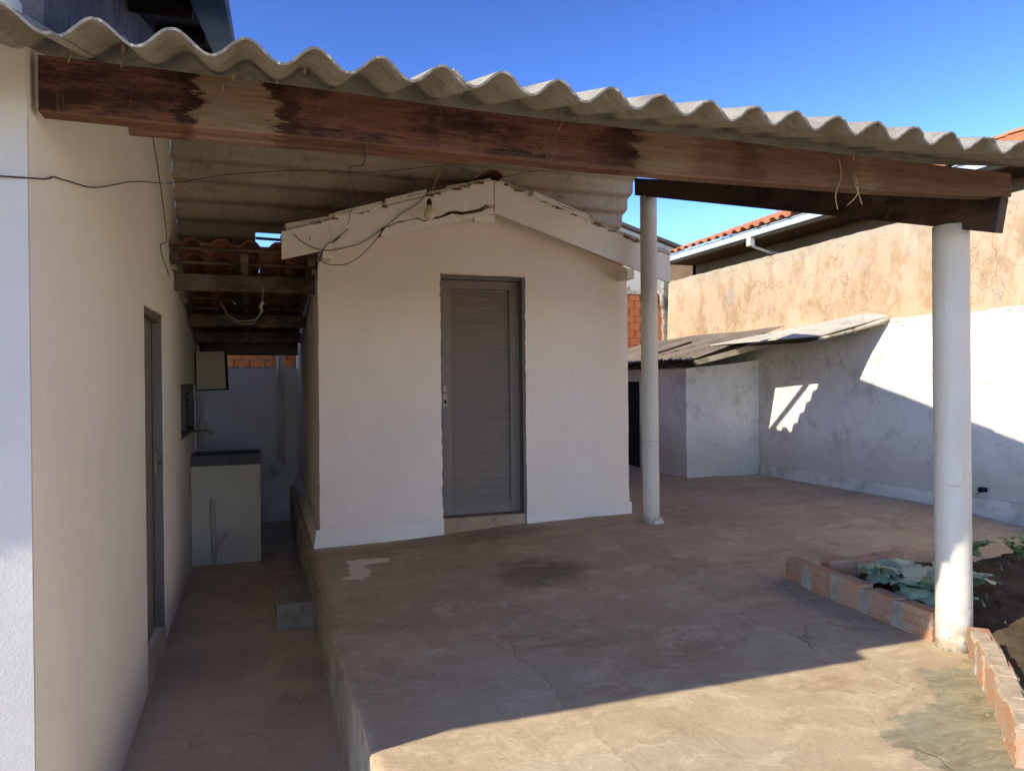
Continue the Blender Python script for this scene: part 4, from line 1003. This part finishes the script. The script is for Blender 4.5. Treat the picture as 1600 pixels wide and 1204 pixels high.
build(m, 'rubble_crumbs', 'mortar', kind='stuff', label='small crumbs of mortar scattered over the patio', cat='debris')

# ------------------------------------------------------------ wires and bulb
def smooth(pts, n=5):
    P_ = [Vector(p) for p in pts]; out = []
    for i in range(len(P_) - 1):
        a, b, c_, d = P_[max(i - 1, 0)], P_[i], P_[i + 1], P_[min(i + 2, len(P_) - 1)]
        for j in range(n):
            t = j / n
            out.append(.5 * (2 * b + (c_ - a) * t + (2 * a - 5 * b + 4 * c_ - d) * t * t + (3 * b - a - 3 * c_ + d) * t ** 3) + Vector((0, 0, random.uniform(-.0012, .0012))))
    return out + [P_[-1]]
def wire(name, pts, r, mat, label, cat='wire', extra=()):
    m = MB().tube(smooth(pts), r, 5)
    for e in extra: m.tube(smooth(e), r, 5)
    return build(m, name, mat, None, label, cat)
wire('wall_wire', [(-.588, 5.05, 3.02), (-.590, 5.2, 2.92), (-.592, 5.42, 2.82), (-.593, 5.7, 2.66), (-.592, 5.95, 2.45), (-.59, 5.9, 2.38), (-.588, 5.55, 2.30), (-.588, 5.6, 2.24), (-.59, 6.1, 2.16)], .003, 'wire',
     'thin black wire wandering down the cream wall below the beam end', extra=([(-.592, 5.2, 2.92), (-.592, 4.9, 2.93), (-.592, 4.7, 2.89)],))
wire('line_wire', [(-1.2, 2.425, 1.93), (-.605, 2.43, 1.925), (-.592, 2.7, 2.0), (-.58, 3.3, 2.12), (-.56, 4.2, 2.38), (-.50, 5.6, 2.74), (-.2, 5.75, 2.86), (.3, 5.8, 2.95), (.9, 5.8, 2.99), (1.5, 5.8, 3.09), (1.9, 5.8, 3.03), (2.3, 5.8, 3.12), (2.9, 5.85, 3.18)], .0025, 'wire',
     'long thin wire strung sideways under the porch roof')
BL = thing('light_bulb', (1.36, 5.85, 2.65), 'cream light bulb hanging from twisted wire before the shed fascia', 'bulb')
m = MB(); n = 10
prof = [(0, -.085), (.026, -.078), (.043, -.052), (.046, -.028), (.036, .004), (.022, .026), (.018, .04)]
m.tube([(1.36, 5.85, 2.735 + z) for r_, z in prof], [max(r_, .001) for r_, z in prof], 16)
build(m, 'glass', 'bulb', BL)
build(MB().tube([(1.36, 5.85, 2.775), (1.36, 5.85, 2.80), (1.36, 5.85, 2.825)], [.02, .022, .012], 12), 'socket', 'wire', BL)
build(MB().tube([(1.36, 5.85, 2.825), (1.37, 5.83, 2.88), (1.40, 5.80, 2.95), (1.40, 5.6, 3.03), (1.41, 5.3, 3.05)], .004, 6), 'cord', 'twine', BL)
def FP(px, py):   # point just in front of the fascia plane, from the two wall coordinates
    return (px, 5.925, py)
wire('fascia_wire', [(1.37, 5.90, 2.91), (1.28, 5.92, 2.80), FP(1.16, 2.72), FP(1.02, 2.60), FP(.85, 2.47), FP(.72, 2.42), FP(.55, 2.38), FP(.40, 2.42), FP(.30, 2.50)], .0035, 'wire', 'dark looping wires over the left fascia board of the shed',
     extra=([FP(1.02, 2.60), FP(.9, 2.44), (.78, 6.0, 2.33), (.68, 6.1, 2.30), (.56, 6.12, 2.31), (.50, 6.1, 2.36), FP(.42, 2.48)],
            [FP(.72, 2.56), FP(.62, 2.47), FP(.54, 2.41), (.50, 6.1, 2.30), (.49, 6.15, 2.18)], [FP(.60, 2.44), FP(.66, 2.50)]))
wire('hanging_wire', [(.35, 2.45, 2.12), (.352, 2.47, 2.06), (.42, 3.4, 2.30), (.70, 5.3, 2.66), (.735, 5.9, 2.68), (.72, 5.92, 2.60)], .002, 'wire', 'thin straight wire dropping from the long beam to the shed fascia')
wire('tie_wire', [(2.32, 2.45, 2.25), (2.33, 2.45, 2.18), (2.30, 2.45, 2.10), (2.31, 2.45, 2.04)], .0022, 'twine', 'short pale tie wires hanging from the long beam near its right end', extra=([(2.40, 2.45, 2.2), (2.42, 2.45, 2.12), (2.36, 2.45, 2.06)], [(2.39, 2.45, 2.19), (2.44, 2.45, 2.07)]))
